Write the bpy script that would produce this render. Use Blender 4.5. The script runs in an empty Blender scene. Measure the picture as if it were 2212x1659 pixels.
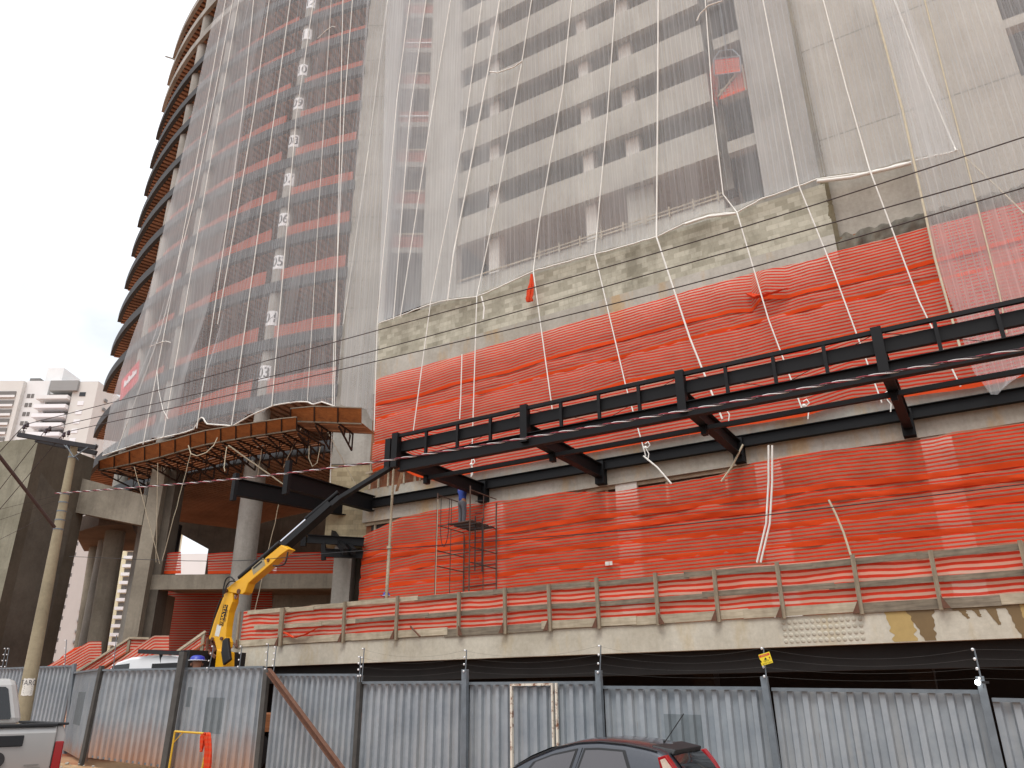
import bpy, bmesh, math, random
from mathutils import Vector, Matrix, noise
R = math.radians
random.seed(7)
scene = bpy.context.scene
COL = scene.collection

# ------------------------------------------------------------------ camera model (measured from the street scene, metres)
FPX, CX, CY = 1660.0, 1106.0, 829.5          # focal length and centre for a 2212 px wide frame
UP = Vector((-31.0, 4052.5, -FPX)).normalized()
FW = Vector((0, 0, -1.0))
YC = (FW - UP * FW.dot(UP)).normalized()
XC = YC.cross(UP)
EYE = Vector((0, 0, 1.6))
PHI = R(31.2)                                # the street front runs at this angle
A = Vector((math.cos(PHI), -math.sin(PHI), 0))   # along the front, to the right
N = Vector((math.sin(PHI), math.cos(PHI), 0))    # away from the street
CC = Vector((1.39, 60.6)); CR = 31.4          # centre and radius of the round tower's slab edge

def ray(x, y):
    c = Vector((x - CX, CY - y, -FPX))
    return Vector((XC.dot(c), YC.dot(c), UP.dot(c)))
def toF(q): return Vector((q.dot(A), q.dot(N), q.z))
def toW(q): return A * q[0] + N * q[1] + Vector((0, 0, q[2]))
def onP(x, y, p, k=0.0, z0=0.0):
    """street-front coordinates (s, p, z) seen at x, y on the plane p + k (z - z0)"""
    d = ray(x, y)
    t = (p + k * (1.6 - z0)) / (d.dot(N) - k * d.z)
    return toF(EYE + d * t)
def onZ(x, y, z):
    d = ray(x, y); return EYE + d * ((z - 1.6) / d.z)
def onY(x, y, Y):
    d = ray(x, y); return EYE + d * (Y / d.y)
def onC(x, y, r=None):
    r = CR if r is None else r
    d = ray(x, y)
    a = d.x * d.x + d.y * d.y; b = -(d.x * CC.x + d.y * CC.y); c = CC.x ** 2 + CC.y ** 2 - r * r
    disc = max(0.0, b * b - a * c)
    return EYE + d * ((-b - math.sqrt(disc)) / a)
def ang(q): return math.atan2(q.y - CC.y, q.x - CC.x)
def pol(a, r, z): return Vector((CC.x + r * math.cos(a), CC.y + r * math.sin(a), z))
def lerp(a, b, t): return a + (b - a) * t
def interp(pts, x):
    """piecewise linear through (x, y) pairs"""
    if x <= pts[0][0]: return pts[0][1]
    for (x0, y0), (x1, y1) in zip(pts, pts[1:]):
        if x <= x1: return y0 + (y1 - y0) * (x - x0) / (x1 - x0)
    return pts[-1][1]
def nz(x, y=0.0, z=0.0): return noise.noise(Vector((x, y, z)))

# ------------------------------------------------------------------ object helpers
CEN = {}
def tag(o, label=None, cat=None, group=None, kind=None):
    if label: o['label'] = label
    if cat: o['category'] = cat
    if group: o['group'] = group
    if kind: o['kind'] = kind
    return o
def thing(name, base, label, cat, group=None, fr='F'):
    o = bpy.data.objects.new(name, None); COL.objects.link(o)
    o.empty_display_size = 0.2
    b = Vector(base)
    if fr == 'F': o.location = toW(b); o.rotation_euler = (0, 0, -PHI)
    else: o.location = b
    CEN[o.name] = (b, fr)
    return tag(o, label, cat, group)

class MB:
    def __init__(s): s.v = []; s.f = []; s.uv = {}; s.sm = set(); s.mi = {}
    def add(s, vs, fs, uvs=None, smooth=False, mi=0):
        o = len(s.v); s.v += [Vector(q) for q in vs]
        for k, f in enumerate(fs):
            i = len(s.f); s.f.append([j + o for j in f])
            if uvs: s.uv[i] = [uvs[j] for j in f]
            if smooth: s.sm.add(i)
            if mi: s.mi[i] = mi
        return s
    def quad(s, a, b, c, d, uv=None, mi=0): return s.add([a, b, c, d], [(0, 1, 2, 3)], uv, mi=mi)
    def box(s, lo, hi, mi=0):
        x0, y0, z0 = lo; x1, y1, z1 = hi
        return s.hexa([(x0,y0,z0),(x1,y0,z0),(x1,y1,z0),(x0,y1,z0)], [(x0,y0,z1),(x1,y0,z1),(x1,y1,z1),(x0,y1,z1)], mi)
    def hexa(s, b, t, mi=0):
        return s.add(list(b) + list(t), [(3,2,1,0),(4,5,6,7),(0,1,5,4),(1,2,6,5),(2,3,7,6),(3,0,4,7)], mi=mi)
    def prism(s, poly, off, mi=0):
        n = len(poly); off = Vector(off)
        p = [Vector(q) for q in poly]
        fs = [tuple(range(n))[::-1], tuple(range(n, 2*n))] + [(i, (i+1) % n, n + (i+1) % n, n + i) for i in range(n)]
        return s.add(p + [q + off for q in p], fs, mi=mi)
    def beam(s, a, b, w, h, up=(0,0,1), mi=0):
        a = Vector(a); b = Vector(b); d = (b - a).normalized(); up = Vector(up)
        x = d.cross(up)
        if x.length < 1e-4: x = d.cross(Vector((0, 1, 0)))
        x.normalize(); y = x.cross(d)
        c = [(-w/2,-h/2),(w/2,-h/2),(w/2,h/2),(-w/2,h/2)]
        return s.hexa([a + x*i + y*j for i, j in c], [b + x*i + y*j for i, j in c], mi)
    def ibeam(s, a, b, w, h, t=0.02, tw=0.015, up=(0,0,1)):
        a = Vector(a); b = Vector(b); d = (b - a).normalized(); up = Vector(up)
        x = d.cross(up).normalized(); y = x.cross(d)
        s.beam(a + y*(h/2 - t/2), b + y*(h/2 - t/2), w, t, up)
        s.beam(a - y*(h/2 - t/2), b - y*(h/2 - t/2), w, t, up)
        return s.beam(a, b, tw, h - 2*t - 0.002, up)
    def tube(s, a, b, r, n=8, r2=None, caps=True, smooth=True):
        a = Vector(a); b = Vector(b); r2 = r if r2 is None else r2
        d = (b - a).normalized(); x = d.orthogonal().normalized(); y = d.cross(x)
        ring = lambda c, q: [c + (x*math.cos(2*math.pi*i/n) + y*math.sin(2*math.pi*i/n))*q for i in range(n)]
        s.add(ring(a, r) + ring(b, r2), [(i, (i+1) % n, n + (i+1) % n, n + i) for i in range(n)], smooth=smooth)
        if caps: s.add(ring(a, r) + ring(b, r2), [tuple(range(n))[::-1], tuple(range(n, 2*n))])
        return s
    def path(s, pts, r, n=6):
        pts = [Vector(p) for p in pts]; vs = []; m = len(pts)
        d0 = (pts[1] - pts[0]).normalized(); x = d0.orthogonal().normalized()
        for i, p in enumerate(pts):
            d = (pts[min(i+1, m-1)] - pts[max(i-1, 0)]).normalized()
            x = (x - d * x.dot(d)).normalized(); y = d.cross(x)
            vs += [p + (x*math.cos(2*math.pi*k/n) + y*math.sin(2*math.pi*k/n))*r for k in range(n)]
        fs = [(i*n + k, i*n + (k+1) % n, (i+1)*n + (k+1) % n, (i+1)*n + k) for i in range(m-1) for k in range(n)]
        s.add(vs, fs, smooth=True)
        return s.add([vs[k] for k in range(n)] + [vs[(m-1)*n + k] for k in range(n)], [tuple(range(n))[::-1], tuple(range(n, 2*n))])
    def grid(s, fn, nu, nv, uvfn=None, smooth=True):
        vs = []; uv = []
        for j in range(nv + 1):
            for i in range(nu + 1):
                q = fn(i / nu, j / nv); vs.append(q)
                if uvfn: uv.append(uvfn(i / nu, j / nv, q))
        w = nu + 1
        fs = [(j*w + i, j*w + i + 1, (j+1)*w + i + 1, (j+1)*w + i) for j in range(nv) for i in range(nu)]
        return s.add(vs, fs, uv or None, smooth)
    def ball(s, c, r, nu=12, nv=8, sc=(1,1,1)):
        c = Vector(c)
        return s.grid(lambda u, v: c + Vector((math.cos(2*math.pi*u)*math.sin(math.pi*v)*r*sc[0], math.sin(2*math.pi*u)*math.sin(math.pi*v)*r*sc[1], -math.cos(math.pi*v)*r*sc[2])), nu, nv)
    def lathe(s, c, prof, n=20):
        c = Vector(c); vs = []
        for r, z in prof: vs += [c + Vector((r*math.cos(2*math.pi*i/n), r*math.sin(2*math.pi*i/n), z)) for i in range(n)]
        m = len(prof)
        return s.add(vs, [(j*n + i, j*n + (i+1) % n, (j+1)*n + (i+1) % n, (j+1)*n + i) for j in range(m-1) for i in range(n)], smooth=True)
    def build(s, name, mat, parent=None, fr=None, bevel=0.0, thick=0.0, weld=False):
        if fr is None: fr = CEN[parent.name][1] if parent else 'F'
        xs = [q.x for q in s.v]; ys = [q.y for q in s.v]; zs = [q.z for q in s.v]
        c = Vector(((min(xs)+max(xs))/2, (min(ys)+max(ys))/2, min(zs)))
        me = bpy.data.meshes.new(name)
        me.from_pydata([q - c for q in s.v], [], s.f)
        if s.uv:
            l = me.uv_layers.new(name='UVMap')
            for p in me.polygons:
                if p.index in s.uv:
                    for k, li in enumerate(p.loop_indices): l.data[li].uv = s.uv[p.index][k]
        for p in me.polygons:
            if p.index in s.sm: p.use_smooth = True
            if p.index in s.mi: p.material_index = s.mi[p.index]
        for m in (mat if isinstance(mat, (list, tuple)) else [mat]): me.materials.append(m)
        bm = bmesh.new(); bm.from_mesh(me)
        if weld: bmesh.ops.remove_doubles(bm, verts=bm.verts, dist=1e-4)
        bmesh.ops.recalc_face_normals(bm, faces=bm.faces) if not s.uv else None
        bm.to_mesh(me); bm.free()
        o = bpy.data.objects.new(name, me); COL.objects.link(o)
        CEN[o.name] = (c, fr)
        if parent:
            o.parent = parent; o.location = c - CEN[parent.name][0]
        elif fr == 'F': o.location = toW(c); o.rotation_euler = (0, 0, -PHI)
        else: o.location = c
        if bevel:
            b = o.modifiers.new('bevel', 'BEVEL'); b.width = bevel; b.segments = 2; b.limit_method = 'ANGLE'
        if thick:
            t = o.modifiers.new('thick', 'SOLIDIFY'); t.thickness = thick; t.offset = 0
        return o
def text_mesh(body, size, align='CENTER'):
    """text as plain polygons: list of verts (x, y) and faces"""
    c = bpy.data.curves.new('lettering', 'FONT'); c.body = body; c.size = size
    c.align_x = align; c.align_y = 'CENTER'; c.extrude = 0; c.resolution_u = 3
    o = bpy.data.objects.new('lettering', c); COL.objects.link(o)
    me = o.to_mesh()
    vs = [v.co.copy() for v in me.vertices]; fs = [tuple(p.vertices) for p in me.polygons]
    o.to_mesh_clear(); bpy.data.objects.remove(o); bpy.data.curves.remove(c)
    return vs, fs
def letters(mb, body, size, org, ux, uy, lift, bold=0.0):
    vs, fs = text_mesh(body, size)
    org = Vector(org); ux = Vector(ux).normalized(); uy = Vector(uy).normalized(); nrm = ux.cross(uy)
    offs = [(0, 0)] if not bold else [(bold*math.cos(t), bold*math.sin(t)) for t in (0, 1.57, 3.14, 4.71)]
    for k, (dx, dy) in enumerate(offs):
        mb.add([org + ux*(v.x + dx) + uy*(v.y + dy) + nrm*(lift + 0.0006*k) for v in vs], fs)
    return mb
def copy_tree(o, parent=None):
    c = o.copy(); COL.objects.link(c); CEN[c.name] = CEN[o.name]
    if parent: c.parent = parent
    for ch in [q for q in COL.objects if q.parent == o]: copy_tree(ch, c)
    return c

# ------------------------------------------------------------------ materials
def srgb(r, g, b):
    f = lambda c: (c/255/12.92) if c/255 <= 0.04045 else ((c/255 + 0.055)/1.055)**2.4
    return (f(r), f(g), f(b), 1.0)
class NT:
    def __init__(s, name):
        s.m = bpy.data.materials.new(name); s.m.use_nodes = True
        s.t = s.m.node_tree; s.t.nodes.clear()
        s.out = s.t.nodes.new('ShaderNodeOutputMaterial')
    def n(s, typ, **kw):
        q = s.t.nodes.new('ShaderNode' + typ)
        for k, v in kw.items():
            if k in q.inputs: q.inputs[k].default_value = v
            else: setattr(q, k, v)
        return q
    def l(s, a, b): s.t.links.new(a, b)
    def coord(s, scale=(1,1,1), kind='Object', rot=(0,0,0)):
        tc = s.n('TexCoord'); mp = s.n('Mapping'); mp.inputs['Scale'].default_value = scale; mp.inputs['Rotation'].default_value = rot
        s.l(tc.outputs[kind], mp.inputs['Vector']); return mp.outputs['Vector']
    def noise(s, vec, scale, detail=4, rough=0.6):
        q = s.n('TexNoise'); q.inputs['Scale'].default_value = scale; q.inputs['Detail'].default_value = detail; q.inputs['Roughness'].default_value = rough
        s.l(vec, q.inputs['Vector']); return q.outputs['Fac']
    def ramp(s, fac, stops, mode='LINEAR'):
        q = s.n('ValToRGB'); e = q.color_ramp; e.interpolation = mode
        while len(e.elements) < len(stops): e.elements.new(0.5)
        for el, (p, c) in zip(e.elements, stops):
            el.position = p; el.color = c if len(c) == 4 else (*c, 1)
        s.l(fac, q.inputs['Fac']); return q.outputs['Color']
    def mix(s, fac, a, b, mode='MIX'):
        q = s.n('Mix'); q.data_type = 'RGBA'; q.blend_type = mode
        for val, i in ((fac, 0), (a, 6), (b, 7)):
            if hasattr(val, 'is_output'): s.l(val, q.inputs[i])
            else: q.inputs[i].default_value = val
        return q.outputs[2]
    def math(s, op, a, b=0.0, c=None):
        q = s.n('Math'); q.operation = op
        for val, i in ((a, 0), (b, 1), (c, 2)):
            if val is None: continue
            if hasattr(val, 'is_output'): s.l(val, q.inputs[i])
            else: q.inputs[i].default_value = val
        return q.outputs[0]
    def sep(s, vec):
        q = s.n('SeparateXYZ'); s.l(vec, q.inputs[0]); return q.outputs
    def pbsdf(s, col, rough=0.8, metal=0.0, bump=None, bstr=0.3, bdist=0.02, **kw):
        p = s.n('BsdfPrincipled')
        for val, k in ((col, 'Base Color'), (rough, 'Roughness'), (metal, 'Metallic')):
            if hasattr(val, 'is_output'): s.l(val, p.inputs[k])
            else: p.inputs[k].default_value = val
        for k, v in kw.items(): p.inputs[k].default_value = v
        if bump is not None:
            b = s.n('Bump'); b.inputs['Strength'].default_value = bstr; b.inputs['Distance'].default_value = bdist
            s.l(bump, b.inputs['Height']); s.l(b.outputs['Normal'], p.inputs['Normal'])
        return p.outputs['BSDF']
    def done(s, sh): s.l(sh, s.out.inputs['Surface']); return s.m

def concrete(name, light, dark, stain=None, joint=0.0, streak=0.5, scale=1.0, rust=None, holes=False):
    t = NT(name); v = t.coord()
    big = t.noise(v, 0.35*scale, 5, 0.65); fine = t.noise(v, 9*scale, 5, 0.7)
    vs = t.coord((1.6, 1.6, 0.12)); st = t.noise(vs, 1.3, 6, 0.7)
    c = t.mix(t.ramp(big, [(0.35, (0,0,0)), (0.65, (1,1,1))]), dark, light)
    c = t.mix(t.math('MULTIPLY', t.ramp(st, [(0.5, (0,0,0)), (0.72, (1,1,1))]), streak), c, stain or tuple(x*0.5 for x in dark[:3]) + (1,))
    if rust:
        vr = t.coord((0.9, 0.9, 0.25)); rn = t.noise(vr, 0.9, 5, 0.7)
        c = t.mix(t.math('MULTIPLY', t.ramp(rn, [(0.52, (0,0,0)), (0.66, (1,1,1))]), 0.6), c, rust)
    c = t.mix(0.25, c, t.ramp(fine, [(0.3, (0.25,0.24,0.22)), (0.7, (1,1,1))]), 'MULTIPLY')
    if joint:
        z = t.sep(v)[2]; fr = t.math('FRACT', t.math('DIVIDE', z, joint))
        ln = t.math('LESS_THAN', fr, 0.014)
        c = t.mix(t.math('MULTIPLY', ln, 0.55), c, (0.06,0.055,0.05,1))
    if holes:
        vo = t.n('TexVoronoi'); vo.inputs['Scale'].default_value = 1.7; vo.inputs['Randomness'].default_value = 0.35
        t.l(v, vo.inputs['Vector']); hm = t.math('LESS_THAN', vo.outputs['Distance'], 0.055)
        c = t.mix(t.math('MULTIPLY', hm, 0.7), c, (0.07,0.065,0.055,1))
    return t.done(t.pbsdf(c, 0.9, bump=fine, bstr=0.25, bdist=0.01))
def plain(name, col, rough=0.5, metal=0.0, var=0.25, scale=6.0, **kw):
    if 'steel' in name: kw['Specular IOR Level'] = 0.25
    t = NT(name); v = t.coord(); f = t.noise(v, scale, 4)
    c = t.mix(t.ramp(f, [(0.3, (0,0,0)), (0.75, (1,1,1))]), tuple(x*(1-var) for x in col[:3]) + (1,), col)
    return t.done(t.pbsdf(c, rough, metal, bump=f, bstr=0.05, bdist=0.01, **kw))
def wood(name, a, b, axis=0, rough=0.85):
    sc = [9.0, 9.0, 9.0]; sc[axis] = 0.8
    t = NT(name); v = t.coord(tuple(sc)); f = t.noise(v, 2.2, 7, 0.7); g = t.noise(t.coord(), 1.1, 4)
    c = t.mix(t.ramp(f, [(0.3, (0,0,0)), (0.7, (1,1,1))]), a, b)
    c = t.mix(0.6, c, t.ramp(g, [(0.35, (0.35,0.33,0.3)), (0.6, (1,1,1))]), 'MULTIPLY')
    return t.done(t.pbsdf(c, rough, bump=f, bstr=0.3, bdist=0.004))
def orange_net(name, period=0.108, oa=0.95, pa=0.58, red=(0.62,0.042,0.022,1), pale=(0.78,0.44,0.33,1), plain_band=0.0):
    """woven safety net: dense red stripes between open pale ones; v of the UV map runs up the cloth in metres"""
    t = NT(name); uvn = t.n('TexCoord'); s = t.sep(uvn.outputs['UV'])
    wob = t.noise(uvn.outputs['UV'], 2.0, 3)
    vv = t.math('ADD', t.math('DIVIDE', s[1], period), t.math('MULTIPLY', wob, 0.25))
    tri = t.math('ABSOLUTE', t.math('SUBTRACT', t.math('FRACT', vv), 0.5))
    m = t.ramp(tri, [(0.20, (0,0,0)), (0.29, (1,1,1))])
    w = t.noise(uvn.outputs['UV'], 1.3, 4)
    red2 = t.mix(t.ramp(w, [(0.35, (0,0,0)), (0.7, (1,1,1))]), red, tuple(min(1, x*1.25) for x in red[:3]) + (1,))
    col = t.mix(m, pale, red2)
    al = t.math('ADD', t.math('MULTIPLY', t.n('RGBToBW').outputs[0], 0), pa)
    bw = t.n('RGBToBW'); t.l(m, bw.inputs[0])
    al = t.math('MULTIPLY_ADD', bw.outputs[0], oa - pa, pa)
    if plain_band:
        ed = t.math('MAXIMUM', t.math('LESS_THAN', s[1], plain_band), 0.0)
        col = t.mix(ed, col, (0.84,0.095,0.026,1)); al = t.math('MAXIMUM', al, t.math('MULTIPLY', ed, 0.97))
    d = t.n('BsdfDiffuse'); tl = t.n('BsdfTranslucent'); t.l(col, d.inputs['Color']); t.l(col, tl.inputs['Color'])
    ms = t.n('MixShader'); ms.inputs[0].default_value = 0.3; t.l(d.outputs[0], ms.inputs[1]); t.l(tl.outputs[0], ms.inputs[2])
    tr = t.n('BsdfTransparent'); m2 = t.n('MixShader'); t.l(al, m2.inputs[0]); t.l(tr.outputs[0], m2.inputs[1]); t.l(ms.outputs[0], m2.inputs[2])
    return t.done(m2.outputs[0])
def white_net(name, alpha=0.36, col=(0.83,0.845,0.85,1), fine=0.16):
    """fine white debris mesh: upright threads, fold streaks; UV in metres"""
    t = NT(name); uvn = t.n('TexCoord'); mp = t.n('Mapping'); mp.inputs['Scale'].default_value = (5.0, 0.12, 1)
    t.l(uvn.outputs['UV'], mp.inputs['Vector']); f = t.noise(mp.outputs[0], 1.6, 6, 0.75)
    mp2 = t.n('Mapping'); mp2.inputs['Scale'].default_value = (0.5, 0.06, 1); t.l(uvn.outputs['UV'], mp2.inputs['Vector'])
    g = t.noise(mp2.outputs[0], 1.0, 4)
    s = t.sep(uvn.outputs['UV'])
    th = t.math('LESS_THAN', t.math('FRACT', t.math('DIVIDE', s[0], fine)), 0.16)
    al = t.math('ADD', t.math('MULTIPLY', t.math('SUBTRACT', f, 0.5), 0.40), alpha)
    al = t.math('ADD', al, t.math('MULTIPLY', t.math('SUBTRACT', g, 0.5), 0.22))
    al = t.math('ADD', al, t.math('MULTIPLY', th, 0.07))
    al = t.math('MINIMUM', t.math('MAXIMUM', al, 0.08), 0.92)
    d = t.n('BsdfDiffuse'); tl = t.n('BsdfTranslucent'); d.inputs['Color'].default_value = col; tl.inputs['Color'].default_value = col
    ms = t.n('MixShader'); ms.inputs[0].default_value = 0.35; t.l(d.outputs[0], ms.inputs[1]); t.l(tl.outputs[0], ms.inputs[2])
    tr = t.n('BsdfTransparent'); m2 = t.n('MixShader'); t.l(al, m2.inputs[0]); t.l(tr.outputs[0], m2.inputs[1]); t.l(ms.outputs[0], m2.inputs[2])
    return t.done(m2.outputs[0])
def blocks(name, c1, c2, mortar, bw=0.4, bh=0.2, dirt=(0.14,0.125,0.085,1), ax='XZ'):
    t = NT(name); tc = t.n('TexCoord'); s = t.sep(tc.outputs['Object'])
    cb = t.n('CombineXYZ'); t.l(s[0] if ax == 'XZ' else s[1], cb.inputs[0]); t.l(s[2], cb.inputs[1])
    b = t.n('TexBrick'); b.inputs['Scale'].default_value = 1.0; b.inputs['Brick Width'].default_value = bw; b.inputs['Row Height'].default_value = bh
    b.inputs['Mortar Size'].default_value = 0.008; b.inputs['Color1'].default_value = c1; b.inputs['Color2'].default_value = c2; b.inputs['Mortar'].default_value = mortar
    b.inputs['Bias'].default_value = -0.2; t.l(cb.outputs[0], b.inputs['Vector'])
    v = t.coord(); f = t.noise(v, 7, 5, 0.7); g = t.noise(t.coord((1.2, 1.2, 0.5)), 0.5, 6, 0.75)
    c = t.mix(t.math('MULTIPLY', t.ramp(g, [(0.47, (0,0,0)), (0.68, (1,1,1))]), 0.6), b.outputs['Color'], dirt)
    c = t.mix(0.3, c, t.ramp(f, [(0.3, (0.4,0.4,0.4)), (0.7, (1,1,1))]), 'MULTIPLY')
    return t.done(t.pbsdf(c, 0.95, bump=b.outputs['Fac'], bstr=-0.4, bdist=0.01))
M = {}
M['conc'] = concrete('raw concrete', srgb(186,182,170), srgb(158,153,142), joint=0.0)
M['conc_floor'] = concrete('storey cast concrete', srgb(182,179,170), srgb(154,150,141), joint=2.42, streak=0.35)
M['conc_band'] = concrete('board marked concrete', srgb(204,198,182), srgb(178,170,152), stain=srgb(136,128,108), rust=srgb(182,162,122), streak=0.25, holes=True)
M['conc_rust'] = concrete('rust stained concrete', srgb(184,180,170), srgb(160,154,140), rust=srgb(184,150,98), streak=0.3)
M['conc_dark'] = concrete('darker concrete', srgb(112,104,92), srgb(82,75,65), streak=0.5)  # plain darker concrete, for rear walls and dark sides
M['conc_lobby'] = concrete('shaded lobby concrete', srgb(158,150,134), srgb(122,114,100), streak=0.5)  # darker copy of the concrete, with lobby shade painted in
M['conc_grey'] = concrete('grey smooth concrete', srgb(172,168,160), srgb(142,138,130), streak=0.4)
M['soffit'] = concrete('formwork soffit', srgb(128,112,98), srgb(96,82,70), streak=0.1)
M['soffit_brown'] = concrete('brown soffit', srgb(180,136,108), srgb(136,100,78), streak=0.1)  # brightness put into the colour, since little light reaches the soffits
M['slab_edge'] = plain('grey slab edge board', srgb(70,72,74), 0.85, var=0.3)
M['block'] = blocks('concrete block', srgb(192,188,170), srgb(146,142,124), srgb(170,165,148))
M['block_pier'] = blocks('pier block', srgb(186,172,140), srgb(150,136,106), srgb(164,150,120))
M['brick'] = blocks('hollow brick', srgb(150,96,66), srgb(120,76,54), srgb(140,112,90), 0.29, 0.19, srgb(96,70,54))
M['pit'] = plain('basement gloom', srgb(34,31,29), 0.95, var=0.4, scale=1.0)  # basement darkness put into a near-black colour
M['conc_pale'] = concrete('pale column', srgb(226,222,214), srgb(204,198,188), streak=.15)  # paler copy of the concrete: light the columns catch is painted in
M['dark'] = plain('unlit interior', srgb(64,58,54), 0.95, var=0.4, scale=1.0)  # darkness of the unlit rooms put into the colour
M['net_o'] = orange_net('orange safety net', plain_band=0.13)
M['net_o2'] = orange_net('orange guard rail net', period=0.125, oa=0.96, pa=0.78, pale=(0.80,0.50,0.38,1), red=(0.64,0.055,0.03,1), plain_band=0.0)
M['net_ol'] = orange_net('lower orange net', oa=0.92, pa=0.44, red=(0.66,0.042,0.018,1), pale=(0.74,0.40,0.27,1), plain_band=0.15)
M['net_oa'] = orange_net('orange edge net', period=0.12, oa=0.72, pa=0.45, red=(0.74,0.15,0.09,1), pale=(0.66,0.34,0.27,1))
M['net_w'] = white_net('white debris net', 0.27)
M['net_w2'] = white_net('white debris net dense', 0.39)
M['net_w3'] = white_net('white facade net', 0.285, fine=0.2)
M['rope'] = plain('white rope', srgb(236,234,226), 0.8, var=0.15)
M['rope_tan'] = plain('tan rope', srgb(206,196,170), 0.85, var=0.2)
M['steel'] = plain('dark painted steel', srgb(15,15,17), 0.6, var=0.25, scale=3)
M['galv'] = plain('galvanised post', srgb(120,128,134), 0.45, 0.25, var=0.3)
M['postdark'] = plain('weathered dark post', srgb(78,76,72), 0.7, var=0.4)
M['rust'] = plain('rusty tube', srgb(112,74,54), 0.8, var=0.45, scale=10)
M['scaf'] = plain('scaffold tube', srgb(98,74,62), 0.7, var=0.45, scale=8)
M['scafdk'] = plain('scaffold ladder tube', srgb(50,46,46), 0.6, var=0.4, scale=8)
M['woodg'] = wood('grey weathered plank', srgb(96,86,74), srgb(152,140,120))
M['woodp'] = wood('pale plank', srgb(158,144,120), srgb(198,186,162))
M['woodpost'] = wood('upright timber', srgb(120,108,90), srgb(172,158,134), axis=2)
M['woodbrown'] = wood('brown formwork plank', srgb(120,72,40), srgb(166,106,62))
M['ply'] = wood('orange plywood', srgb(142,80,36), srgb(182,114,54))
M['steelbr'] = plain('brown truss steel', srgb(62,44,36), 0.7, var=0.3)
M['yellow'] = plain('crane yellow', srgb(232,172,24), 0.35, var=0.12, scale=2)
M['yellowp'] = plain('yellow painted tube', srgb(214,172,48), 0.5, var=0.2)
M['black'] = plain('black rubber', srgb(26,26,28), 0.6, var=0.3)
M['chrome'] = plain('chromed rod', srgb(214,216,224), 0.12, 1.0, var=0.05)
M['white'] = plain('white paint', srgb(236,236,236), 0.35, var=0.06, scale=2)
M['paper'] = plain('pasted paper', srgb(226,224,216), 0.9, var=0.25, scale=14)
M['ink'] = plain('black ink', srgb(24,24,26), 0.7, var=0.1)
M['inkgrey'] = plain('grey sign paint', srgb(86,86,88), 0.8, var=0.1)
M['redcloth'] = plain('red banner cloth', srgb(216,40,52), 0.7, var=0.15)
M['blue'] = plain('blue helmet plastic', srgb(40,54,160), 0.35, var=0.1)
M['orangecloth'] = orange_net('crumpled net', period=0.07, oa=0.97, pa=0.9, red=(0.74,0.075,0.03,1), pale=(0.80,0.13,0.06,1))
# ================================================================== the round tower under construction
ZF = {2: 11.65, 3: 14.18, 4: 16.96, 5: 19.98, 6: 22.42, 7: 24.80, 8: 27.22, 9: 29.69, 10: 31.99, 11: 34.56, 12: 36.89, 13: 39.4, 14: 41.9, 15: 44.4, 16: 46.9}
A_P = ang(onY(792, 183, 30.9)); A_T = R(-148.6)
tower = thing('round_tower', (CC.x, CC.y, 0), 'round concrete office tower with numbered floors, its curved storeys still open behind white mesh', 'tower', fr='W')
def slab(k):
    zt = ZF[k]; m = MB(); n = 54; r0 = CR - 8.5
    h = 0.54 if k > 2 else 0.5
    a_end = A_T if k > 2 else R(-140); al = [lerp(A_P, a_end, i / n) for i in range(n + 1)]
    for a, b in zip(al, al[1:]):
        P = lambda q, r, z: pol(q, r, z)
        # edge beam
        m.quad(P(a,CR,zt), P(b,CR,zt), P(b,CR,zt-h), P(a,CR,zt-h))
        m.quad(P(a,CR,zt-h), P(b,CR,zt-h), P(b,CR-.22,zt-h), P(a,CR-.22,zt-h))
        m.quad(P(a,CR-.22,zt-h), P(b,CR-.22,zt-h), P(b,CR-.22,zt-.28), P(a,CR-.22,zt-.28))
        # top and soffit
        m.quad(P(b,CR,zt), P(a,CR,zt), P(a,r0,zt), P(b,r0,zt), mi=1)
        m.quad(P(a,CR-.22,zt-.28), P(b,CR-.22,zt-.28), P(b,r0,zt-.28), P(a,r0,zt-.28), mi=2)
    for i in range(0, n + 1, 1):                       # radial soffit ribs
        a = al[i]; t = 0.0035
        for r_a, r_b in ((CR-.22, r0),):
            m.hexa([pol(a-t, r_a, zt-.55), pol(a+t, r_a, zt-.55), pol(a+t, r_b, zt-.55), pol(a-t, r_b, zt-.55)],
                   [pol(a-t, r_a, zt-.27), pol(a+t, r_a, zt-.27), pol(a+t, r_b, zt-.27), pol(a-t, r_b, zt-.27)], mi=2)
    for rr in (CR-1.6, CR-3.0, CR-4.4, CR-5.8):        # ring ribs make the waffle
        for a, b in zip(al, al[1:]):
            m.hexa([pol(a, rr, zt-.53), pol(b, rr, zt-.53), pol(b, rr-.2, zt-.53), pol(a, rr-.2, zt-.53)],
                   [pol(a, rr, zt-.26), pol(b, rr, zt-.26), pol(b, rr-.2, zt-.26), pol(a, rr-.2, zt-.26)], mi=2)
    for a in (A_P, a_end): m.quad(pol(a,CR,zt-h), pol(a,CR,zt), pol(a,r0,zt), pol(a,r0,zt-.28))
    return m.build('floor_slab', [M['slab_edge'] if k < 14 else M['conc_grey'], M['conc_grey'], M['soffit_brown']], tower)
for k in ZF: slab(k)
core = MB()
rc = CR - 8.5
for i in range(40):
    a = lerp(A_P + .05, A_T, i/40); b = lerp(A_P + .05, A_T, (i+1)/40)
    core.quad(pol(a, rc, 13.9), pol(b, rc, 13.9), pol(b, rc, 47), pol(a, rc, 47))
core.build('core_wall', M['soffit_brown'], tower)
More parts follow.
